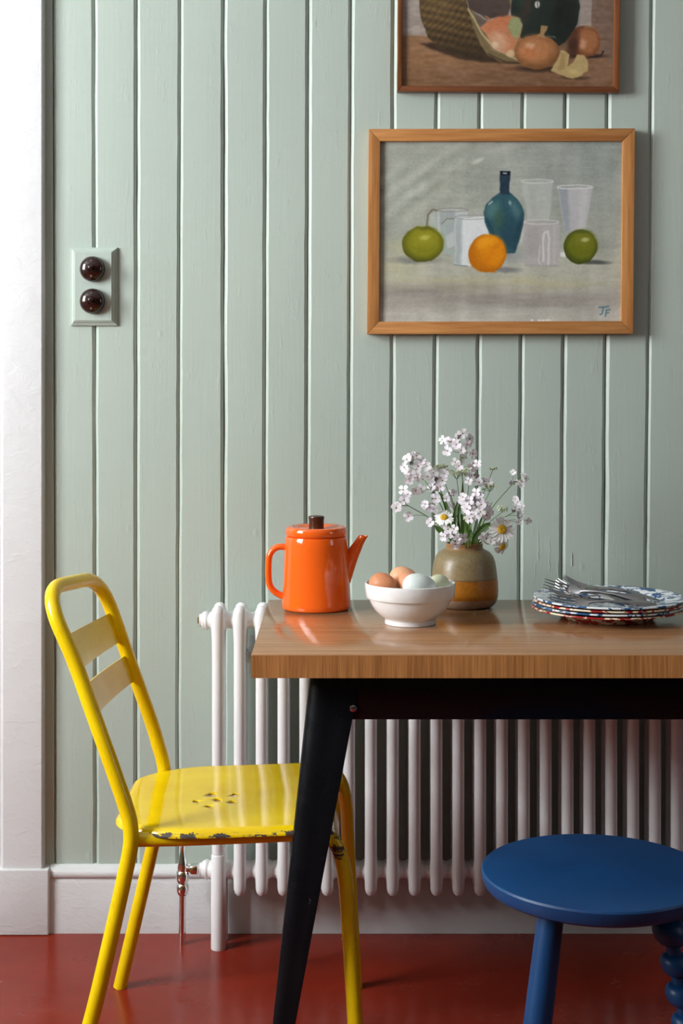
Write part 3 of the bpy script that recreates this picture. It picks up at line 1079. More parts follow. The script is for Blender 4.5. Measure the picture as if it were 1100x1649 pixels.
# slip-on feet
for y_, zt_ in ((yf, 0.196), (yr, 0.196)):
    MB().lathe([(0.0152, 0.0), (0.0158, 0.002), (0.0158, zt_ * 0.5), (0.0152, zt_ - 0.002), (0.0140, zt_)], (rx0 + 0.001, y_, 0), 24).build('foot', M['rad'], rad)
for y_ in (yf, yr):
    MB().lathe([(0.0152, 0.0), (0.0158, 0.002), (0.0158, 0.09), (0.0152, 0.194), (0.0140, 0.196)], (rx0 + (NS - 1) * pitch, y_, 0), 24).build('foot', M['rad'], rad)
# wall bracket between the second and third section
bx = P(402, 1058, 3.06)
br = MB().box((bx.x - 0.006, yr - 0.022, bx.z - 0.012), (bx.x + 0.012, -0.0005, bx.z + 0.012)).build('wall_bracket', M['bracket'], rad, bevel=0.001)
MB().box((bx.x - 0.008, -0.004, bx.z - 0.045), (bx.x + 0.016, -0.0005, bx.z + 0.035)).build('bracket_plate', M['bracket'], br, bevel=0.0006)
MB().lathe([(0.0045, 0.0), (0.0045, -0.002), (0.003, -0.003), (0.0, -0.003)], (bx.x + 0.004, yr - 0.022, bx.z), 16, 'y').build('bolt', M['screw'], br)

# ------------------------------------------------------------------ radiator valve
dv = 3.056
vb = P(294, 1520, dv)
val = thing('radiator_valve', (vb.x, dv - D, 0), 'chrome radiator valve on upright chrome pipe behind the yellow chair', 'valve')
zv = 0.157


def vz(py):
    return CH - (py - HZ) * dv / F


vy = dv - D
MB().tube([(vb.x - 0.001, vy, 0.0), (vb.x - 0.0005, vy, 0.05), (vb.x, vy, vz(1436))], 0.0073, 18).build('pipe', M['chrome'], val)
bd = MB().lathe([(0.0, vz(1441)), (0.009, vz(1441)), (0.012, vz(1438)), (0.0138, vz(1432)), (0.0138, vz(1428)), (0.0118, vz(1423.5)), (0.0092, vz(1422)), (0.0128, vz(1419)), (0.0146, vz(1413)), (0.0146, vz(1408)), (0.0125, vz(1403)), (0.0100, vz(1401)), (0.0, vz(1400))],
                (vb.x, vy, 0), 24).build('valve_body', M['chrome'], val)
MB().lathe([(0.0, vz(1401)), (0.0112, vz(1401)), (0.0118, vz(1396)), (0.0100, vz(1388)), (0.0072, vz(1378)), (0.0058, vz(1374)), (0.0050, vz(1371)), (0.0054, vz(1362)), (0.0090, vz(1352)), (0.0115, vz(1338)), (0.0105, vz(1326)), (0.0, vz(1323))],
           (vb.x, vy, 0), 24).build('valve_handle', M['chrome'], val)
MB().lathe([(0.0075, 0.0), (0.0075, 0.016), (0.0112, 0.017), (0.0118, 0.020), (0.0118, 0.031), (0.0105, 0.033), (0.0085, 0.034), (0.0085, abs((rx0 - h - 0.019) - vb.x))], (vb.x, vy, zv), 6 * 3, 'x').build('union_nut', M['chrome'], val)

# ------------------------------------------------------------------ table
ZT = 0.74
d_f, d_b = 2.369, 2.934
xl_t, xr_t = -0.1458, 1.16
yc_t = (d_f + d_b) / 2 - D
tab = thing('kitchen_table', ((xl_t + xr_t) / 2, yc_t, 0), 'wood laminate kitchen table with black steel legs', 'table')
t_thk = 0.038
MB().box((xl_t, d_f - D, ZT - t_thk), (xr_t, d_b - D, ZT)).build('tabletop', M['lam_top'], tab, bevel=0.0006)
MB().box((xl_t - 0.0006, d_f - D - 0.0012, ZT - t_thk + 0.0002), (xr_t + 0.0006, d_f - D + 0.0004, ZT - 0.0012)).build('edge_band', M['lam_edge'], tab, smooth=False)
MB().box((xl_t - 0.0010, d_f - D, ZT - t_thk + 0.0002), (xl_t + 0.0004, d_b - D, ZT - 0.0012)).build('edge_band', M['lam_edge'], tab, smooth=False)
MB().box((xr_t - 0.0004, d_f - D, ZT - t_thk + 0.0002), (xr_t + 0.0010, d_b - D, ZT - 0.0012)).build('edge_band', M['lam_edge'], tab, smooth=False)
MB().box((xl_t, d_b - D - 0.0004, ZT - t_thk + 0.0002), (xr_t, d_b - D + 0.0012, ZT - 0.0012)).build('edge_band', M['lam_edge'], tab, smooth=False)
zl = ZT - t_thk


def leg(xtop, dtop, xbot, dbot, sx, sy):
    """folded sheet steel leg: rounded angle, wide at the top; sx, sy point inwards"""
    rs = []
    N = 24
    for k in range(N + 1):
        t = k / N
        z = zl * (1 - t)
        ox = xtop + (xbot - xtop) * t
        oy = dtop + (dbot - dtop) * t - D
        wd = 0.086 + (0.025 - 0.086) * t
        r = wd * 0.46
        th = 0.0022
        outer = [(wd, 0.0), (wd * 0.72, 0.0), (wd * 0.68, wd * 0.016), (r, 0.0)]
        for a in range(1, 8):
            ang = a * PI / 16
            outer.append((r - r * math.sin(ang), r - r * math.cos(ang)))
        outer += [(0.0, r), (0.0, wd)]
        inner = [(th, wd), (th, r)]
        ri = r - th
        for a in range(7, 0, -1):
            ang = a * PI / 16
            inner.append((r - ri * math.sin(ang), r - ri * math.cos(ang)))
        inner += [(r, th), (wd * 0.68, th + wd * 0.016), (wd * 0.72, th), (wd, th)]
        rs.append([Vector((ox + sx * u, oy + sy * v * 0.55, z)) for u, v in outer + inner])
    return MB().rings(rs).build('leg', M['black'], tab, ang=0.5)


lt, lb = -0.052, -0.127
dft, dfb = 2.440, 2.356
dbt, dbb = d_f + d_b - dft, d_f + d_b - dfb
mir = xl_t + xr_t
leg(lt, dft, lb, dfb, 1, 1)
leg(lt, dbt, lb, dbb, 1, -1)
leg(mir - lt, dft, mir - lb, dfb, -1, 1)
leg(mir - lt, dbt, mir - lb, dbb, -1, -1)
za = 0.6185
x_a = (557 - 550) * 2.437 / F
MB().box((x_a, 2.4365 - D, za), (mir - x_a, 2.4525 - D, zl)).build('apron', M['black'], tab, bevel=0.001)
MB().box((x_a, d_f + d_b - 2.4525 - D, za), (mir - x_a, d_f + d_b - 2.4365 - D, zl)).build('apron', M['black'], tab, bevel=0.001)
MB().box((lt + 0.004, 2.50 - D, za), (lt + 0.016, d_f + d_b - 2.50 - D, zl)).build('apron', M['black'], tab, bevel=0.001)
MB().box((mir - lt - 0.016, 2.50 - D, za), (mir - lt - 0.004, d_f + d_b - 2.50 - D, zl)).build('apron', M['black'], tab, bevel=0.001)
bp = P(569, 1140, 2.436)
for bx_ in (bp.x, mir - bp.x):
    MB().lathe([(0.0072, 0.0), (0.0070, -0.002), (0.0058, -0.0048), (0.003, -0.0064), (0.0, -0.0068)], (bx_, 2.4365 - D, bp.z), 20, 'y').build('bolt', M['steel'], tab)

# ------------------------------------------------------------------ yellow chair
ch = thing('metal_chair', P(345, 1800, 2.57) * 0 + Vector((-0.22, 2.634 - D, 0)), 'worn yellow tubular metal chair with two back slats at the table', 'chair')
TR = 0.0131


def floor_pt(px, py, d):
    q = P(px, py, d)
    q.z = 0.0
    return q


# depth of the near and far posts as they splay
def dn(z):
    return 2.57 - (0.275 - 0.19 * z)


def df(z):
    return 2.57 + (0.275 - 0.19 * z)


near_post = [(106, 1795, 2.392), (145, 1649, 2.408), (174, 1530, 2.421), (201, 1410, 2.434), (210, 1365, 2.438), (211, 1340, 2.440), (206, 1310, 2.443), (186, 1250, 2.449), (154, 1160, 2.465), (121, 1068, 2.484), (97, 1012, 2.496)]
far_post = [(193, 1590, 2.842), (214, 1500, 2.836), (235, 1410, 2.829), (246, 1362, 2.825), (262, 1290, 2.820), (265, 1250, 2.815), (262, 1225, 2.813), (255, 1200, 2.810), (243, 1160, 2.804), (210, 1068, 2.780), (186, 1000, 2.763)]
npts = [P(*q) for q in near_post]
fpts = [P(*q) for q in far_post]
npts[0].z = 0.0
fpts[0].z = 0.0
nd, fd = npts[-1], fpts[-1]
# rounded top bend joining both posts
tn, tf = (nd - npts[-2]).normalized(), (fd - fpts[-2]).normalized()
ztop = 0.826
cn = nd + tn * ((ztop - nd.z) / tn.z)
cf = fd + tf * ((ztop - 0.013 - fd.z) / tf.z)
ba = (cf - cn).normalized()
LB = (cf - cn).length


def fillet(c, din, dout, r, n=8):
    """quadratic-ish rounded corner at c"""
    a, b = c - din * r, c + dout * r
    return [(a * (1 - t) ** 2 + c * 2 * t * (1 - t) + b * t ** 2) for t in [i / n for i in range(n + 1)]]


rc = 0.075
back_path = spline(npts, 6)[:-1] + fillet(cn, tn, ba, rc, 10) + [cn.lerp(cf, 0.5)] + fillet(cf, ba, -tf, rc, 10) + list(reversed(spline(fpts, 6)[:-1]))
# the posts below the seat are the rear legs: split at the seat height
zs = 0.405


def split(path, z):
    out = []
    lower = []
    for q in path:
        (lower if q.z < z else out).append(q)
    return lower, out


n_low = [q for q in spline(npts, 6) if q.z <= zs]
f_low = [q for q in spline(fpts, 6) if q.z <= zs]
up = [q for q in back_path if q.z >= zs - 0.012]
MB().tube(up, TR, 18).build('back_frame', M['yellow'], ch)
MB().tube(n_low, TR, 18).build('leg', M['yellow'], ch)
MB().tube(f_low, TR, 18).build('leg', M['yellow'], ch)


def slat(n0, n1, f0, f1, bow=0.012):
    """slat between near (top, bottom) and far (top, bottom) points"""
    nrm = ((f0 - n0).cross(n1 - n0)).normalized()
    if nrm.x > 0:
        nrm = -nrm
    rs = []
    for k in range(13):
        t = k / 12
        a, b = n0.lerp(f0, t), n1.lerp(f1, t)
        o = nrm * (bow * 4 * t * (1 - t))
        th = nrm * 0.004
        rs.append([a + o + th, a + o + th * 0 - (a - b) * 0.0 + nrm * 0.0, a.lerp(b, 0.5) + o - nrm * 0.001, b + o, b + o + th, a.lerp(b, 0.5) + o + th])
    return MB().rings(rs).build('back_slat', M['yellow'], ch, ang=0.7)


def on(post, z):
    for a, b in zip(post[:-1], post[1:]):
        if (a.z - z) * (b.z - z) <= 0 and a.z != b.z:
            return a.lerp(b, (z - a.z) / (b.z - a.z))
    return post[-1]


ns, fs_ = spline(npts, 6) + [cn], spline(fpts, 6) + [cf]
slat(on(ns, 0.746), on(ns, 0.689), on(fs_, 0.745), on(fs_, 0.689))
slat(on(ns, 0.663), on(ns, 0.613), on(fs_, 0.661), on(fs_, 0.611))

# side rails that bend down into the front legs
near_rail = [P(206, 1352, 2.450), P(300, 1350, 2.455), P(400, 1346, 2.459), P(490, 1342.5, 2.460), P(522, 1345, 2.460), P(540, 1358, 2.459), P(550, 1382, 2.456), P(556, 1415, 2.450), P(560, 1460, 2.444), P(572, 1649, 2.414), P(580, 1786, 2.392)]
far_rail = [P(262, 1250, 2.815), P(350, 1248, 2.818), P(440, 1244, 2.820), P(520, 1242, 2.822), P(540, 1247, 2.822), P(552, 1266, 2.822), P(558, 1298, 2.823), P(560, 1340, 2.826), P(566, 1460, 2.834), P(573, 1592, 2.842)]
near_rail[-1].z = 0
far_rail[-1].z = 0
for rl in (near_rail, far_rail):
    pts = spline(rl, 6)
    i0 = next(i for i, q in enumerate(pts) if q.z < 0.385)
    o = MB().tube(pts[:i0 + 1], TR * 0.94, 18).build('seat_rail', M['chip'], ch)
    o2 = MB().tube(pts[i0:], TR * 0.98, 18).build('leg', M['yellow'], ch)
    if rl is near_rail:
        at = o.data.attributes.new('wear', 'FLOAT', 'POINT')
        org = ORG[ch.name]
        for i, v in enumerate(o.data.vertices):
            q = v.co + org
            at.data[i].value = 0.8 if q.x > -0.03 else (0.72 if q.z > 0.4245 and q.y < 2.456 - D else 0.1)

# pressed seat pan
A = P(206, 1340, 2.372)
z_r, z_f = 0.4310, 0.4440


def seat_mesh():
    # outline in plan, going round; x from rear to front, y measured from chair axis
    y0 = 2.634 - D
    x_r, x_f = -0.393, -0.004
    hwid = 0.205
    NXs, NYs = 44, 40
    out = []

    def half(x):
        t = (x - x_r) / (x_f - x_r)
        # rear corners strongly rounded, front corners slightly
        r1, r2 = 0.150, 0.05
        hx = hwid
        if x - x_r < r1:
            e = r1 - (x - x_r)
            hx = hwid - r1 * 0.78 + 0.78 * math.sqrt(max(0, r1 * r1 - e * e))
        if x_f - x < r2:
            e = r2 - (x_f - x)
            hx = hwid - r2 + math.sqrt(max(0, r2 * r2 - e * e))
        return hx

    xs = [x_r + (x_f - x_r) * (0.5 - 0.5 * math.cos(PI * k / NXs)) for k in range(NXs + 1)]
    top, bot = [], []
    for x in xs:
        hx = half(x)
        rt, rb = [], []
        for j in range(NYs + 1):
            s_ = -math.cos(PI * j / NYs)
            y = y0 + s_ * hx
            base = z_r + (z_f - z_r) * (x - x_r) / (x_f - x_r)
            # distance to the rim for the rolled edge
            e = min(hx * (1 - abs(s_)), (x - x_r) * 0.9 + 0.0, (x_f - x) * 0.6)
            e = max(0.0, e)
            roll = 0.0105 * math.exp(-(e / 0.0042) ** 1.4)
            dish = 0.006 * math.exp(-(((x + 0.18) / 0.15) ** 2 + (s_ / 0.7) ** 2))
            water = 0.055 * max(0, (x - (x_f - 0.04)) / 0.04) ** 2
            z = base - roll - dish - water
            rt.append(Vector((x, y, z)))
            rb.append(Vector((x, y, z - 0.0030)))
        top.append(rt)
        bot.append(rb)
    v, f = [], []
    n = NYs + 1
    for r_ in top:
        v += r_
    nb = len(v)
    for r_ in bot:
        v += r_
    for i in range(NXs):
        for j in range(NYs):
            a = i * n + j
            f.append((a, a + n, a + n + 1, a + 1))
            f.append((nb + a, nb + a + 1, nb + a + n + 1, nb + a + n))
    rim_ = [j for j in range(n)] + [i * n + NYs for i in range(1, NXs + 1)] + [NXs * n + j for j in range(NYs - 1, -1, -1)] + [i * n for i in range(NXs - 1, 0, -1)]
    for k in range(len(rim_)):
        a, b = rim_[k], rim_[(k + 1) % len(rim_)]
        f.append((a, b, nb + b, nb + a))
    return MB().add(v, f)


seat = seat_mesh().build('seat', M['chip'], ch, ang=0.9)
# drilled ventilation holes: a ring of five round one
cut = MB()
hc = P(348, 1287, 2.56)
zz = 0.434
hole_px = [(342, 1277), (379, 1278), (316, 1288), (351, 1286), (375, 1290), (337, 1297)]
for hx_, hy_ in hole_px:
    dd = (CH - zz + 0.0) * F / (hy_ - HZ)
    q = P(hx_, hy_, dd)
    cut.lathe([(0.0068, zz - 0.03), (0.0068, zz + 0.03)], (q.x, q.y, 0), 16)
cu = cut.build('cutter', None, ch)
bo = seat.modifiers.new('holes', 'BOOLEAN')
bo.operation = 'DIFFERENCE'
bo.object = cu
bo.solver = 'EXACT'
dg_ = bpy.context.evaluated_depsgraph_get()
dg_.update()
nm_ = bpy.data.meshes.new_from_object(seat.evaluated_get(dg_))
seat.modifiers.clear()
if len(nm_.polygons) > 500:
    seat.data = nm_
bpy.data.objects.remove(cu)
at = seat.data.attributes.get('wear') or seat.data.attributes.new('wear', 'FLOAT', 'POINT')
org = ORG[ch.name]
y0c = 2.634 - D
for i, v in enumerate(seat.data.vertices):
    q = v.co + org
    base = z_r + (z_f - z_r) * (q.x + 0.393) / 0.389
    s_y = (q.y - y0c) / 0.205
    low = base - q.z - 0.006 * math.exp(-(((q.x + 0.18) / 0.15) ** 2 + (s_y / 0.7) ** 2))
    if -0.26 < q.x < -0.10 and abs(s_y) < 0.5:
        low = 0
    wv = 0.0
    if q.y < y0c:
        wv = max(0, min(1, (low - 0.0035) / 0.004)) * 0.85
        if q.x > -0.06:
            wv *= 0.5
        if q.x < -0.325:
            wv *= 0.2
    elif low > 0.005:
        wv = 0.35
    at.data[i].value = wv

# ------------------------------------------------------------------ stool
sc_ = Vector(((960.7 - 550) * 2.17 / F, 2.17 - D, 0))
st = thing('round_stool', sc_, 'navy blue painted round wooden stool with turned legs', 'stool')
hs = 0.46
R_s = 0.1705
MB().lathe([(0.0, hs), (R_s - 0.006, hs), (R_s - 0.002, hs - 0.0012), (R_s, hs - 0.004), (R_s - 0.0006, hs - 0.014), (R_s - 0.004, hs - 0.022), (R_s - 0.011, hs - 0.0265), (0.0, hs - 0.0265)], sc_, 96).build('seat', M['blue'], st, ang=0.5)


def stool_leg(ox, oy, lx, ly, bob):
    top = sc_ + Vector((ox, oy, hs - 0.025))
    L = hs - 0.025
    ax = Vector((lx, ly, -1.0))
    rs = []
    if bob:
        prof = [(0.014, 0.0), (0.0125, 0.028)]
        z = 0.029
        rads = [0.0262, 0.0226, 0.0236, 0.0225, 0.0236, 0.0225, 0.0235, 0.022, 0.021]
        hts = [0.051, 0.0415, 0.043, 0.0415, 0.043, 0.0415, 0.043, 0.0415, 0.042]
        for rr_, hh_ in zip(rads, hts):
            for k in range(0, 11):
                a = -PI / 2 + PI * k / 10
                prof.append((0.0110 + (rr_ - 0.0110) * max(0, math.cos(a)) ** 0.9, z + hh_ * (0.5 + 0.36 * math.sin(a))))
            z += hh_ + 0.0006
        prof.append((0.0115, L))
        prof = [q for q in prof if q[1] <= L]
    else:
        prof = [(0.0185 + 0.0022 * math.sin(PI * t / 20), L * t / 20) for t in range(21)]
    for r, t in prof:
        c = top + ax * t
        rs.append([c + Vector((r * math.cos(2 * PI * k / 24), r * math.sin(2 * PI * k / 24), 0)) for k in range(24)])
    return MB().rings(rs).build('leg', M['blue'], st, ang=0.9)


stool_leg(-0.074, -0.062, -0.145, -0.11, False)
stool_leg(-0.048, 0.080, -0.10, 0.14, False)
stool_leg(0.0925, -0.030, 0.170, -0.07, True)
stool_leg(0.138, 0.055, 0.19, 0.09, True)

# ------------------------------------------------------------------ teapot
dk = 2.832
kc = Vector(((509.5 - 550) * dk / F, dk - D, ZT))
ket = thing('enamel_kettle', kc, 'orange enamel kettle with dark wooden lid knob on the table', 'kettle')
body = [(0.0, 0.0), (0.060, 0.0), (0.0650, 0.0015), (0.0672, 0.005), (0.0670, 0.012), (0.0660, 0.030), (0.0645, 0.060), (0.0628, 0.095), (0.0612, 0.125), (0.0605, 0.136), (0.0590, 0.1400), (0.055, 0.1405), (0.0, 0.1405)]
MB().lathe(body, kc, 64).build('body', M['orange'], ket, ang=0.7)
lid = MB().lathe([(0.0, 0.1402), (0.0555, 0.1402), (0.0572, 0.1412), (0.0592, 0.1435), (0.0598, 0.148), (0.0594, 0.1535), (0.0570, 0.1575), (0.0525, 0.1590), (0.0455, 0.1585), (0.0400, 0.1560), (0.030, 0.1535), (0.016, 0.1528), (0.0, 0.1528)], kc, 64).build('lid', M['orange'], ket, ang=0.7)
MB().lathe([(0.0, 0.150), (0.0145, 0.150), (0.0145, 0.158), (0.0148, 0.168), (0.0155, 0.1745), (0.0157, 0.1765), (0.0148, 0.1785), (0.010, 0.1795), (0.0, 0.180)], kc, 32).build('knob', M['knob'], lid, ang=0.7)
hp = [P(468, 883.5, dk), P(456, 880.5, dk), P(446, 881.5, dk), P(438, 887.5, dk), P(433.5, 897, dk), P(432.3, 912, dk), P(432.5, 930, dk), P(434.5, 942, dk), P(440, 950.5, dk), P(449, 957, dk), P(464, 964, dk)]
MB().tube(spline(hp, 6), 0.0064, 16, up=(0, 1, 0), flat=1.35).build('handle', M['orange'], ket)
# rows of (row, left edge, right edge, half depth)
sp = [(945, 548, 560, 0.010), (938, 547, 564.5, 0.0125), (925, 547, 568.5, 0.0140), (907, 551, 574, 0.0140), (893, 556, 579, 0.0130), (884, 561.5, 582.5, 0.0122), (873, 570, 587, 0.0108), (866, 575, 591, 0.0102), (862.5, 577.5, 593.5, 0.0100)]
rs = []
for row, xa_, xb_, rb in sp:
    c = P((xa_ + xb_) / 2, row, dk)
    hw_ = (xb_ - xa_) / 2 * dk / F
    rs.append([c + Vector((hw_ * math.cos(2 * PI * k / 24), rb * math.sin(2 * PI * k / 24), -0.06 * hw_ * math.cos(2 * PI * k / 24))) for k in range(24)])
tip = rs[-1]
ct = sum(tip, Vector()) / len(tip)
rs.append([ct + (q - ct) * 0.82 for q in tip])
rs.append([ct + (q - ct) * 0.72 - Vector((0.003, 0, 0.008)) for q in tip])
MB().rings(rs).build('spout', M['orange'], ket, ang=0.9)

# ------------------------------------------------------------------ bowl and eggs
db = 2.662
bc = Vector(((660.5 - 550) * db / F, db - D, ZT))
bo_ = MB().lathe([(0.0, 0.004), (0.040, 0.003), (0.0435, 0.0), (0.0462, 0.0008), (0.0465, 0.003), (0.0458, 0.008), (0.0470, 0.0105), (0.0560, 0.0165), (0.0650, 0.026), (0.0725, 0.038), (0.0757, 0.0462), (0.0766, 0.0482), (0.0802, 0.0484), (0.0813, 0.0496), (0.0828, 0.0722), (0.0822, 0.0745), (0.0808, 0.0752),
                  (0.0792, 0.0745), (0.0785, 0.070), (0.0768, 0.055), (0.072, 0.042), (0.062, 0.028), (0.045, 0.0155), (0.025, 0.011), (0.0, 0.010)], bc, 72).build('bowl', M['bowl'], origin=bc, ang=0.7)
tag(bo_, 'white porcelain footed bowl holding eggs', 'bowl')


def egg(c, L_, R_, rot, mat, label, tilt=(0, 0, 0)):
    prof = []
    for k in range(17):
        a = PI * k / 16
        x = -math.cos(a)
        r = math.sin(a) * (1 - 0.16 * x)
        prof.append((max(0.0, R_ * r), L_ / 2 * x))
    m = MB().lathe(prof, (0, 0, 0), 32)
    o = m.build('egg', mat, local=True, ang=3)
    o.location = c
    o.rotation_euler = rot
    tag(o, label, 'egg', 'eggs in the white bowl')
    ORG[o.name] = Vector(c)
    return o


brown = egg_mat('brown_eggshell', lin((206, 134, 92)))
tan_ = egg_mat('tan_eggshell', lin((228, 170, 128)))
brown2 = egg_mat('rose_brown_eggshell', lin((214, 148, 110)))
blue_ = egg_mat('pale_blue_eggshell', lin((218, 226, 220)))
green_ = egg_mat('pale_olive_eggshell', lin((204, 208, 176)))


def egg_at(px, top, d, L_, R_, rot, mat, label):
    c = P(px, top, d)
    c.z -= R_
    return egg(c, L_, R_, rot, mat, label)


egg_at(617, 922.5, 2.655, 0.054, 0.0215, (PI / 2, 0.1, 0.9), brown, 'darkest brown egg at the left side of the white bowl')
egg_at(650, 912.5, 2.695, 0.054, 0.0208, (PI / 2, 0, 1.2), tan_, 'light tan egg at the back of the bowl, highest of all')
egg_at(659, 921.5, 2.655, 0.050, 0.0205, (PI / 2, 0.1, 0.4), brown2, 'rosy brown egg half hidden behind the pale blue egg')
egg_at(675, 923.5, 2.622, 0.060, 0.0220, (0, PI / 2, 0.05), blue_, 'pale bluish white egg lying at the front of the bowl')
egg_at(705, 925.5, 2.668, 0.052, 0.0195, (PI / 2, 0, -0.5), green_, 'pale olive green egg at the right side of the bowl')

# ------------------------------------------------------------------ vase
dvz = 2.857
vc = Vector(((748 - 550) * dvz / F, dvz - D, ZT))
vo = MB().lathe([(0.0, 0.002), (0.048, 0.0), (0.0535, 0.001), (0.0580, 0.004), (0.0625, 0.010), (0.0655, 0.020), (0.0662, 0.030), (0.0655, 0.045), (0.0640, 0.060), (0.0622, 0.075), (0.0598, 0.088), (0.0560, 0.098), (0.0500, 0.1055), (0.0430, 0.1095), (0.0385, 0.1115), (0.0362, 0.1145), (0.0358, 0.119), (0.0362, 0.1225), (0.0345, 0.1240),
                 (0.0325, 0.1225), (0.0320, 0.115), (0.0345, 0.106), (0.050, 0.095), (0.058, 0.06), (0.055, 0.02), (0.0, 0.012)], vc, 64).build('vase', M['vase'], origin=vc, ang=0.8)
tag(vo, 'brown stoneware vase with orange band, holding wild flowers', 'vase')

# ------------------------------------------------------------------ flowers
frnd = random.Random(21)


def me_of(m, mat, extra=None, ang=0.8):
    o = m.build('tmp', mat, local=True, ang=ang)
    me = o.data
    if extra:
        for x in extra:
            me.materials.append(x)
    bpy.data.objects.remove(o)
    return me


def petal_pts(l, wd, cup, n=5):
    """petal in +x, from 0.08 l outwards; returns rows of 3"""
    rows = []
    for k in range(n + 1):
        t = k / n
        x = l * (0.06 + 0.94 * t)
        ww = wd * (0.16 + 0.84 * math.sin(min(1.0, t * 1.18) * PI * 0.62) ** 1.3) * (1.0 if t < 0.85 else 0.70)
        z = cup * (t * t) * l
        rows.append([Vector((x, -ww / 2, z + 0.12 * ww)), Vector((x + (0.0 if t < 1 else -0.02 * l), 0, z)), Vector((x, ww / 2, z + 0.12 * ww))])
    return rows


def rocket_mesh(seed):
    rr = random.Random(seed)
    m = MB()
    for q in range(4):
        a = q * PI / 2 + rr.uniform(-0.15, 0.15)
        R_ = Matrix.Rotation(a, 3, 'Z') @ Matrix.Rotation(-rr.uniform(0.0, 0.25), 3, 'Y')
        rows = petal_pts(0.0103 * rr.uniform(0.88, 1.08), 0.0096 * rr.uniform(0.9, 1.1), rr.uniform(-0.15, 0.12))
        top = [R_ @ v for row in rows for v in row]
        low = [R_ @ (v - Vector((0, 0, 0.0003))) for row in rows for v in row]
        n = len(top)
        f = []
        for i in range(len(rows) - 1):
            for j in range(2):
                b = i * 3 + j
                f.append((b, b + 3, b + 4, b + 1))
                f.append((n + b, n + b + 1, n + b + 4, n + b + 3))
        for i in range(len(rows) - 1):
            for j in (0, 2):
                b = i * 3 + j
                f.append((b, b + 3, n + b + 3, n + b) if j == 0 else (b + 3, b, n + b, n + b + 3))
        m.add(top + low, f)
    nf = len(m.f)
    m.lathe([(0.0, -0.006), (0.0008, -0.006), (0.0016, -0.001), (0.0016, 0.0006), (0.0, 0.0013)], (0, 0, 0), 8)
    o = m.build('tmp', M['petal'], local=True)
    me = o.data
    me.materials.append(M['petalc'])
    for pl in me.polygons:
        c = pl.center
        if math.hypot(c.x, c.y) < 0.0016:
            pl.material_index = 1
    bpy.data.objects.remove(o)
    return me


ROCK = [rocket_mesh(s) for s in range(5)]
BUD = me_of(MB().lathe([(0.0, 0.0), (0.0010, 0.001), (0.0016, 0.0035), (0.0014, 0.006), (0.0, 0.0078)], (0, 0, 0), 8), M['bud'])
MOUTH = Vector((vc.x, vc.y, ZT + 0.122))
SF = 4.231


def cp(cx, cy, d):
    return P(620 + cx / SF, 680 + cy / SF, d)


def look(n, roll=0.0):
    n = n.normalized()
    q = n.to_track_quat('Z', 'Y')
    return q.to_matrix().to_4x4() @ Matrix.Rotation(roll, 4, 'Z')


def stem_root(name, label, cat, group):
    return thing(name, (vc.x, vc.y, ZT + 0.014), label, cat, group)


def main_stem(root, tip_, off, r=0.0011, mid=None):
    """from inside the vase through its mouth to the tip"""
    b = Vector((vc.x - off[0] * 0.9, vc.y - off[1] * 0.9, ZT + 0.03))
    mo = MOUTH + Vector((off[0], off[1], 0))
    pts = [b, mo]
    if mid is None:
        v = tip_ - mo
        mid = mo + v * 0.5 + Vector((-v.x * 0.10, 0, abs(v.x) * 0.06))
    pts += [mid, tip_]
    pp = spline(pts, 7)
    MB().tube(pp, [r * (1.15 - 0.5 * i / len(pp)) for i in range(len(pp))], 7).build('stem', M['stem'], root)
    return pp


def rocket(tipc, d, flowers, off, label, buds=5, group='sweet rocket stems in the vase', face=(-0.25, -1, 0.35), size=1.0, spread=0.03):
    root = stem_root('rocket_stem', label, 'flower', group)
    o0 = ORG[root.name]
    tip_ = cp(*tipc, d)
    pp = main_stem(root, tip_, off)
    more = []
    for (fx, fy) in flowers:
        if frnd.random() < 0.38:
            more.append((fx + frnd.uniform(-42, 42), fy + frnd.uniform(-36, 40)))
    for (fx, fy) in list(flowers) + more:
        dd = d + frnd.uniform(-spread, spread * 0.6)
        c = cp(fx, fy, dd)
        out = (c - tip_)
        n = Vector(face) + out * 18 + Vector((frnd.uniform(-0.45, 0.45), frnd.uniform(-0.2, 0.2), frnd.uniform(-0.35, 0.45)))
        n.y = min(n.y, -0.25)
        n.normalize()
        sc = size * frnd.uniform(0.86, 1.06)
        me = frnd.choice(ROCK)
        f = inst(me, 'blossom', root, Matrix.Translation(c - o0) @ look(n, frnd.uniform(0, 1.6)) @ Matrix.Scale(sc, 4))
        # flower stalk to the nearest stem point
        cand = [q for q in pp if q.z < c.z + 0.002] or pp
        q = min(cand[-14:], key=lambda k: (k - c).length)
        a = c - n * 0.005
        MB().tube([q, q.lerp(a, 0.6) + Vector((0, 0, 0.002)), a], 0.00045, 5).build('stalk', M['stem'], root)
    for k in range(buds):
        n = Vector((frnd.uniform(-0.7, 0.7), frnd.uniform(-0.9, 0.1), 0.9)).normalized()
        c = tip_ + Vector((frnd.uniform(-1, 1), frnd.uniform(-1, 0.6), frnd.uniform(-0.6, 1))) * 0.0045
        inst(BUD, 'bud', root, Matrix.Translation(c - o0) @ look(n) @ Matrix.Scale(frnd.uniform(0.7, 1.1), 4))
    return root


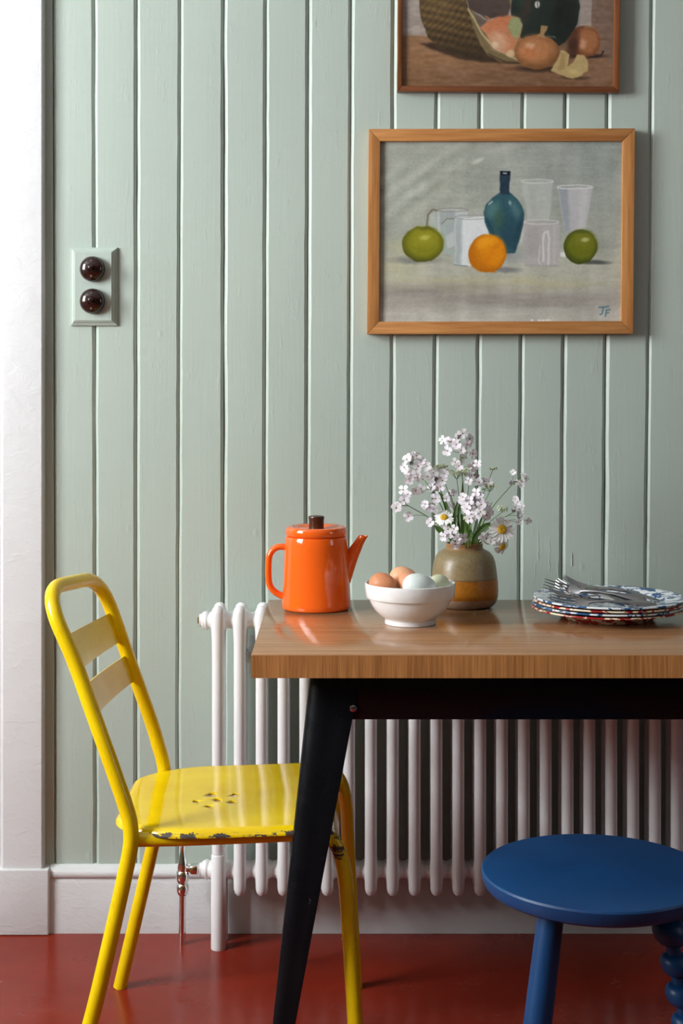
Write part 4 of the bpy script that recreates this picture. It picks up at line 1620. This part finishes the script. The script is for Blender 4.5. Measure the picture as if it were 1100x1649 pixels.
rocket((505, 110), 2.860, [(470, 140), (540, 192), (480, 272), (528, 243), (426, 195), (432, 128), (578, 112), (505, 95), (560, 150), (600, 300), (598, 215)], (0.004, 0.006), 'tallest flower stem, pale mauve blossoms at its top', 9)
rocket((185, 285), 2.845, [(216, 228), (150, 252), (132, 308), (214, 352), (165, 388), (246, 452), (285, 298), (290, 372), (190, 235), (250, 265), (225, 300), (160, 340)], (-0.016, -0.006), 'flower stem leaning left with a large white blossom head', 8)
rocket((345, 400), 2.850, [(345, 372), (352, 430), (392, 398), (318, 445), (300, 335), (330, 345), (405, 350), (378, 440)], (-0.010, 0.004), 'white flower stem just left of the middle of the bunch', 6)
rocket((135, 555), 2.840, [(78, 582), (155, 492), (160, 642), (132, 530)], (-0.024, -0.008), 'short flower stem reaching farthest left with four white blossoms', 3)
rocket((300, 590), 2.830, [(310, 682), (288, 572), (332, 592), (275, 560), (345, 520)], (-0.018, -0.012), 'white flower stem low on the left beside a daisy', 3)
rocket((605, 545), 2.805, [(575, 530), (640, 500), (600, 602), (656, 560), (540, 560), (672, 604), (560, 590), (620, 478), (612, 640), (648, 540), (530, 510), (585, 575), (690, 560), (650, 610)], (0.008, -0.018), 'dense round white blossom head at the front of the bunch', 5)
rocket((450, 740), 2.800, [(398, 778), (470, 728), (496, 792), (440, 760), (530, 788), (480, 830), (430, 730)], (-0.012, -0.024), 'low white blossoms drooping over the front of the vase rim', 2, face=(0, -1, 0.1))
rocket((870, 420), 2.870, [(940, 402), (905, 412), (962, 385), (872, 342), (945, 360), (930, 430)], (0.020, 0.004), 'long bare flower stem leaning up to the right', 7, size=0.72)
rocket((880, 610), 2.855, [(922, 602), (910, 678), (932, 572), (905, 545), (935, 640), (890, 580)], (0.024, 0.0), 'faded flower stem reaching right below the bare stem', 7, size=0.72)
rocket((625, 380), 2.870, [(590, 362), (676, 402), (640, 410), (602, 300), (570, 400), (700, 420)], (0.008, 0.010), 'mauve flower stem behind the dense front blossom head', 6, size=0.9)
rocket((690, 770), 2.810, [(690, 792), (722, 812), (668, 780)], (0.018, -0.020), 'small mauve blossoms low over the right of the vase rim', 3, size=0.85, face=(0.2, -1, 0))
rocket((450, 500), 2.875, [(440, 490), (470, 480), (420, 520), (455, 575)], (-0.004, 0.014), 'small white flower stem at the back of the bunch', 4, size=0.8)


# ox-eye daisies
def one_petal(l, wd):
    m = MB()
    rows = []
    for k in range(6):
        t = k / 5
        ww = wd * (0.45 + 0.55 * math.sin(min(1, t * 1.05) * PI * 0.72)) * (1 if t < 1 else 0.55)
        rows.append([Vector((l * t, -ww / 2, 0.0006 - 0.06 * l * t * t)), Vector((l * t, 0, -0.06 * l * t * t)), Vector((l * t, ww / 2, 0.0006 - 0.06 * l * t * t))])
    top = [v for r_ in rows for v in r_]
    low = [v - Vector((0, 0, 0.0004)) for v in top]
    n = len(top)
    f = []
    for i in range(5):
        for j in range(2):
            b = i * 3 + j
            f += [(b, b + 3, b + 4, b + 1), (n + b, n + b + 1, n + b + 4, n + b + 3)]
    for i in range(5):
        b = i * 3
        f += [(b, n + b, n + b + 3, b + 3), (b + 2, b + 5, n + b + 5, n + b + 2)]
    f.append((15, n + 15, n + 16, 16))
    f.append((16, n + 16, n + 17, 17))
    m.add(top + low, f)
    return me_of(m, M['daisy'])


DP = one_petal(0.0150, 0.0052)
DC = me_of(MB().lathe([(0.0, -0.003), (0.003, -0.0028), (0.0070, -0.0008), (0.0076, 0.0008), (0.0066, 0.0024), (0.004, 0.0033), (0.0015, 0.0030), (0.0, 0.0028)], (0, 0, 0), 20), M['daisyc'])


def daisy(c, d, n, off, label, size=1.0, droop=0.12):
    root = stem_root('daisy_stem', label, 'flower', 'daisies in the vase')
    o0 = ORG[root.name]
    q = cp(*c, d)
    n = Vector(n).normalized()
    main_stem(root, q - n * 0.002, off, 0.0012)
    B = Matrix.Translation(q - o0) @ look(n) @ Matrix.Scale(size, 4)
    inst(DC, 'disc', root, B)
    k_ = 19
    for k in range(k_):
        a = 2 * PI * k / k_ + frnd.uniform(-0.06, 0.06)
        tl = Matrix.Rotation(a, 4, 'Z') @ Matrix.Translation((0.0055, 0, frnd.uniform(-0.0006, 0.0006))) @ Matrix.Rotation(droop + frnd.uniform(-0.12, 0.16), 4, 'Y') @ Matrix.Scale(frnd.uniform(0.85, 1.05), 4)
        inst(DP, 'petal', root, B @ tl)
    return root


daisy((402, 648), 2.805, (-0.12, -0.72, 0.62), (-0.008, -0.020), 'white daisy facing up at the left of the bunch', 0.95, 0.05)
daisy((798, 730), 2.800, (0.18, -0.96, 0.16), (0.022, -0.016), 'largest white daisy, facing out at the right of the bunch', 1.22, 0.0)
daisy((800, 848), 2.805, (0.55, -0.75, -0.30), (0.026, -0.014), 'drooping white daisy hanging below the largest daisy', 0.95, 0.25)

# cow parsley umbels
FL = me_of(MB().lathe([(0.0, -0.0010), (0.0020, -0.0005), (0.0027, 0.0005), (0.0015, 0.0013), (0.0, 0.0015)], (0, 0, 0), 7), M['umbel'])


def umbel(c, d, rad_, off, label, n=26, el=0.9):
    root = stem_root('cow_parsley_stem', label, 'flower', 'cow parsley stems in the vase')
    o0 = ORG[root.name]
    top = cp(*c, d)
    hub_ = top - Vector((0, 0, rad_ * 0.75))
    main_stem(root, hub_, off, 0.0009)
    nr = 9
    for k in range(nr):
        a = 2 * PI * k / nr + frnd.uniform(-0.2, 0.2)
        rr_ = rad_ * frnd.uniform(0.55, 1.0)
        e = top + Vector((rr_ * math.cos(a), rr_ * math.sin(a) * 0.8, frnd.uniform(-0.25, 0.15) * rad_ * el * 2))
        m = MB().tube([hub_, hub_.lerp(e, 0.5) + Vector((0, 0, -0.001)), e], 0.00035, 5)
        m.build('ray', M['stem'], root)
        for j in range(max(3, int(n * 1.5) // nr)):
            cc = e + Vector((frnd.uniform(-1, 1), frnd.uniform(-1, 1), frnd.uniform(-0.4, 0.6))) * 0.0045
            inst(FL, 'floret', root, Matrix.Translation(cc - o0) @ look(Vector((frnd.uniform(-0.6, 0.6), frnd.uniform(-0.8, 0.2), 1))) @ Matrix.Scale(frnd.uniform(0.6, 1.0), 4))
    return root


umbel((385, 305), 2.870, 0.016, (-0.006, 0.012), 'cow parsley head upper left, right of the large white blossom head', 54)
umbel((490, 350), 2.862, 0.015, (-0.002, 0.008), 'cow parsley head below the tallest flower stem', 45)
umbel((575, 335), 2.880, 0.016, (0.002, 0.014), 'cow parsley head right of the tallest flower stem', 45)
umbel((712, 440), 2.865, 0.013, (0.014, 0.008), 'cow parsley head right of the dense front blossom head', 36)
umbel((575, 655), 2.800, 0.010, (0.004, -0.022), 'small cow parsley head low at the front of the bunch', 27)
umbel((735, 310), 2.875, 0.005, (0.014, 0.014), 'tiny green cow parsley bud standing up on the right', 18)
umbel((800, 585), 2.858, 0.010, (0.020, 0.010), 'feathery green cow parsley head above the largest daisy', 27)


# leaves near the rim
def leaf(pts, d, wd, label):
    root = stem_root('leaf_blade', label, 'leaf', 'green leaves in the vase')
    c = [Vector((vc.x, vc.y, ZT + 0.05))] + [cp(a, b, d) for a, b in pts]
    pp = spline(c, 6)
    rs_t, v, f = [], [], []
    n = len(pp)
    for i, q in enumerate(pp):
        t = i / (n - 1)
        tn_ = (pp[min(n - 1, i + 1)] - pp[max(0, i - 1)]).normalized()
        side = tn_.cross(Vector((0, -1, 0.35))).normalized()
        ww = wd * max(0.03, math.sin(PI * t ** 1.3) ** 0.8)
        fold = Vector((0, -1, 0.35)).normalized() * (ww * 0.18)
        v += [q - side * ww / 2 + fold, q, q + side * ww / 2 + fold]
    nb = len(v)
    v += [q + Vector((0, 0.0004, -0.0002)) for q in v]
    for i in range(n - 1):
        for j in range(2):
            b = i * 3 + j
            f += [(b, b + 3, b + 4, b + 1), (nb + b, nb + b + 1, nb + b + 4, nb + b + 3)]
        b = i * 3
        f += [(b, nb + b, nb + b + 3, b + 3), (b + 2, b + 5, nb + b + 5, nb + b + 2)]
    MB().add(v, f).build('blade', M['leaf'], root)
    return root


leaf([(480, 810), (420, 760), (370, 735), (338, 700)], 2.825, 0.012, 'broad green leaf at the left of the vase mouth')
leaf([(530, 820), (540, 740), (535, 670), (515, 620)], 2.840, 0.015, 'broad upright green leaf in the middle of the bunch')
leaf([(600, 820), (640, 750), (690, 705), (730, 690)], 2.835, 0.012, 'green leaf bending right above the vase mouth')
leaf([(500, 810), (470, 700), (480, 610), (500, 520)], 2.860, 0.008, 'narrow upright green leaf behind the white daisies')
leaf([(560, 820), (580, 770), (570, 720), (590, 690)], 2.815, 0.010, 'short green leaf at the front of the vase mouth')
leaf([(450, 800), (420, 600), (395, 520), (365, 470)], 2.865, 0.007, 'narrow green leaf leaning left under the white blossoms')
leaf([(620, 820), (650, 680), (700, 600), (735, 540)], 2.862, 0.005, 'long thin green leaf leaning right')
leaf([(520, 820), (500, 640), (525, 500), (528, 400)], 2.872, 0.005, 'long thin upright green leaf at the back of the bunch')

# ------------------------------------------------------------------ plates and cutlery
dp = 2.722


def plate(cx_px, zr, matk, label, deep=False, dpl=dp, R_=0.1405):
    c = Vector(((cx_px - 550) * dpl / F, dpl - D, ZT))
    zb_ = 0.0 if deep else zr - 0.018
    rb = 0.080 if deep else 0.082
    prof = [(0.0, zb_ + 0.001), (rb - 0.01, zb_ + 0.0005), (rb, zb_), (rb + 0.006, zb_ + 0.0015), (rb + 0.016, zb_ + (zr - zb_) * 0.55), (rb + 0.022, zb_ + (zr - zb_) * 0.72), (R_ - 0.004, zr - 0.003), (R_ - 0.001, zr - 0.0032), (R_, zr - 0.0016), (R_ - 0.001, zr), (R_ - 0.004, zr - 0.0002)]
    t = 0.0014
    prof += [(rb + 0.022, zb_ + (zr - zb_) * 0.72 + t), (rb + 0.015, zb_ + (zr - zb_) * 0.55 + t), (rb + 0.004, zb_ + 0.003), (rb - 0.008, zb_ + 0.0022), (0.0, zb_ + 0.0022)]
    o = MB().lathe(prof, c, 96).build('enamel_plate', matk, origin=c, ang=1.2)
    tag(o, label, 'plate', 'stacked speckled enamel plates')
    o.rotation_euler = (0, 0, frnd.uniform(0, 6))
    return o, c


plate(977.5, 0.0225, M['redspk'], 'red and cream speckled enamel plate at the bottom of the stack', True)
plate(979.5, 0.0285, M['bluespk'], 'blue speckled enamel plate third from the top of the stack')
plate(981, 0.0345, M['redspk'], 'red and cream speckled enamel plate second from the top')
_, pc = plate(981, 0.0405, M['bluespk'], 'blue speckled enamel plate on top of the stack, holding cutlery')


def ribbon(m, pts, wid, th, up_=Vector((0, 0, 1))):
    rs_ = []
    n = len(pts)
    for i, q in enumerate(pts):
        t = (pts[min(n - 1, i + 1)] - pts[max(0, i - 1)]).normalized()
        s_ = up_.cross(t).normalized()
        nn = t.cross(s_)
        w2, t2 = wid[i] / 2, th[i] / 2
        rs_.append([q + s_ * w2 - nn * t2 * 0.3, q + s_ * w2 * 0.6 + nn * t2 * 0.75, q + nn * t2, q - s_ * w2 * 0.6 + nn * t2 * 0.75, q - s_ * w2 - nn * t2 * 0.3, q - s_ * w2 * 0.7 - nn * t2, q + s_ * w2 * 0.7 - nn * t2])
    return m.rings(rs_)


def fork_meshes():
    # along -x: handle end at x = 0, tine tips at x = -0.19
    xs = [0.0, -0.004, -0.012, -0.03, -0.06, -0.09, -0.112, -0.122]
    zz_ = [0.0, 0.0006, 0.0016, 0.004, 0.0075, 0.0075, 0.004, 0.0018]
    wd_ = [0.008, 0.015, 0.0180, 0.015, 0.009, 0.0060, 0.0064, 0.010]
    th_ = [0.0020, 0.0028, 0.0036, 0.0038, 0.0038, 0.0036, 0.0032, 0.0028]
    hm = ribbon(MB(), [Vector((a, 0, b)) for a, b in zip(xs, zz_)], wd_, th_)
    h_me = me_of(hm, M['steel'], ang=0.9)
    m = MB()
    ribbon(m, [Vector((a, 0, b)) for a, b in zip([-0.120, -0.126, -0.133, -0.140, -0.146], [0.002, 0.0005, -0.001, -0.0018, -0.002])], [0.009, 0.017, 0.0225, 0.0245, 0.0245], [0.0024] * 5)
    for k in range(4):
        y = (k - 1.5) * 0.0064
        ribbon(m, [Vector((a, y * s_, b)) for a, b, s_ in zip([-0.1455, -0.155, -0.168, -0.180, -0.192], [-0.002, -0.0016, 0.0004, 0.004, 0.009], [1, 1, 0.98, 0.95, 0.92])], [0.0046, 0.0036, 0.0032, 0.0028, 0.0014], [0.0022, 0.0022, 0.002, 0.0018, 0.001])
    return h_me, me_of(m, M['steel'], ang=0.9)


FH, FT = fork_meshes()


def knife_mesh():
    xs = [0.0, -0.006, -0.03, -0.07, -0.085, -0.092, -0.12, -0.16, -0.19, -0.200]
    wd_ = [0.010, 0.015, 0.015, 0.012, 0.010, 0.015, 0.018, 0.0185, 0.013, 0.004]
    th_ = [0.004, 0.006, 0.006, 0.0055, 0.005, 0.0022, 0.002, 0.0018, 0.0015, 0.001]
    return me_of(ribbon(MB(), [Vector((a, 0, 0)) for a in xs], wd_, th_), M['steel'], ang=0.9)


KN = knife_mesh()


def cutlery(kind, end, tip_, roll, label):
    """end, tip: world points of the handle end and the far tip"""
    xax = (end - tip_).normalized()
    end = tip_ + xax * (0.192 if kind == 'fork' else 0.2)
    yax = Vector((0, 0, 1)).cross(xax).normalized()
    zax = xax.cross(yax)
    R_ = Matrix((xax, yax, zax)).transposed().to_4x4() @ Matrix.Rotation(roll, 4, 'X')
    root = thing('fork' if kind == 'fork' else 'table_knife', end, label, kind, 'forks on the top plate' if kind == 'fork' else 'knives on the top plate')
    root.matrix_world = Matrix.Translation(end) @ R_
    if kind == 'fork':
        for me, nm in ((FH, 'handle'), (FT, 'tines')):
            inst(me, nm, root, Matrix.Identity(4))
    else:
        inst(KN, 'blade_and_handle', root, Matrix.Identity(4))


zp = ZT + 0.0265


def on_plate(px, d, dz):
    return Vector(((px - 550) * d / F, d - D, zp + dz))


cutlery('fork', on_plate(1042, 2.672, 0.009), on_plate(884, 2.702, 0.022), 0.1, 'fork with the broadest handle end, at the right of the pile')
cutlery('fork', on_plate(1036, 2.700, 0.013), on_plate(896, 2.750, 0.031), -0.35, 'middle fork with its tines raised at the left of the pile')
cutlery('fork', on_plate(1006, 2.645, 0.011), on_plate(896, 2.775, 0.027), 0.5, 'fork turned across the pile with its tines farthest back')
cutlery('fork', on_plate(1020, 2.640, 0.0105), on_plate(886, 2.668, 0.014), 0.8, 'lowest front fork lying on its side along the plate rim')
cutlery('fork', on_plate(1046, 2.725, 0.007), on_plate(906, 2.785, 0.034), 0.2, 'rearmost fork of the pile with highest tines')
cutlery('fork', on_plate(1030, 2.662, 0.016), on_plate(877, 2.735, 0.032), 0.9, 'fork on top of the pile, its tines pointing to the upper left')
cutlery('fork', on_plate(990, 2.632, 0.010), on_plate(905, 2.720, 0.022), -0.7, 'shortest looking fork, turned towards the front plate rim')

# fallen petals beside the vase
for i, (px, py) in enumerate([(762, 989), (789, 988), (786, 983)]):
    dd = (CH - ZT) * F / (py - HZ)
    c = P(px, py, dd)
    o = inst(DP, 'fallen_petal', None, Matrix.Translation(c + Vector((0, 0, 0.0012))) @ Matrix.Rotation(i * 1.3, 4, 'Z') @ Matrix.Scale(0.32, 4))
    tag(o, ['tiny fallen petal on the table nearest the white bowl', 'tiny fallen petal on the table in front of the vase, right one', 'tiny fallen petal on the table closest to the vase foot'][i], 'petal', 'fallen petals')
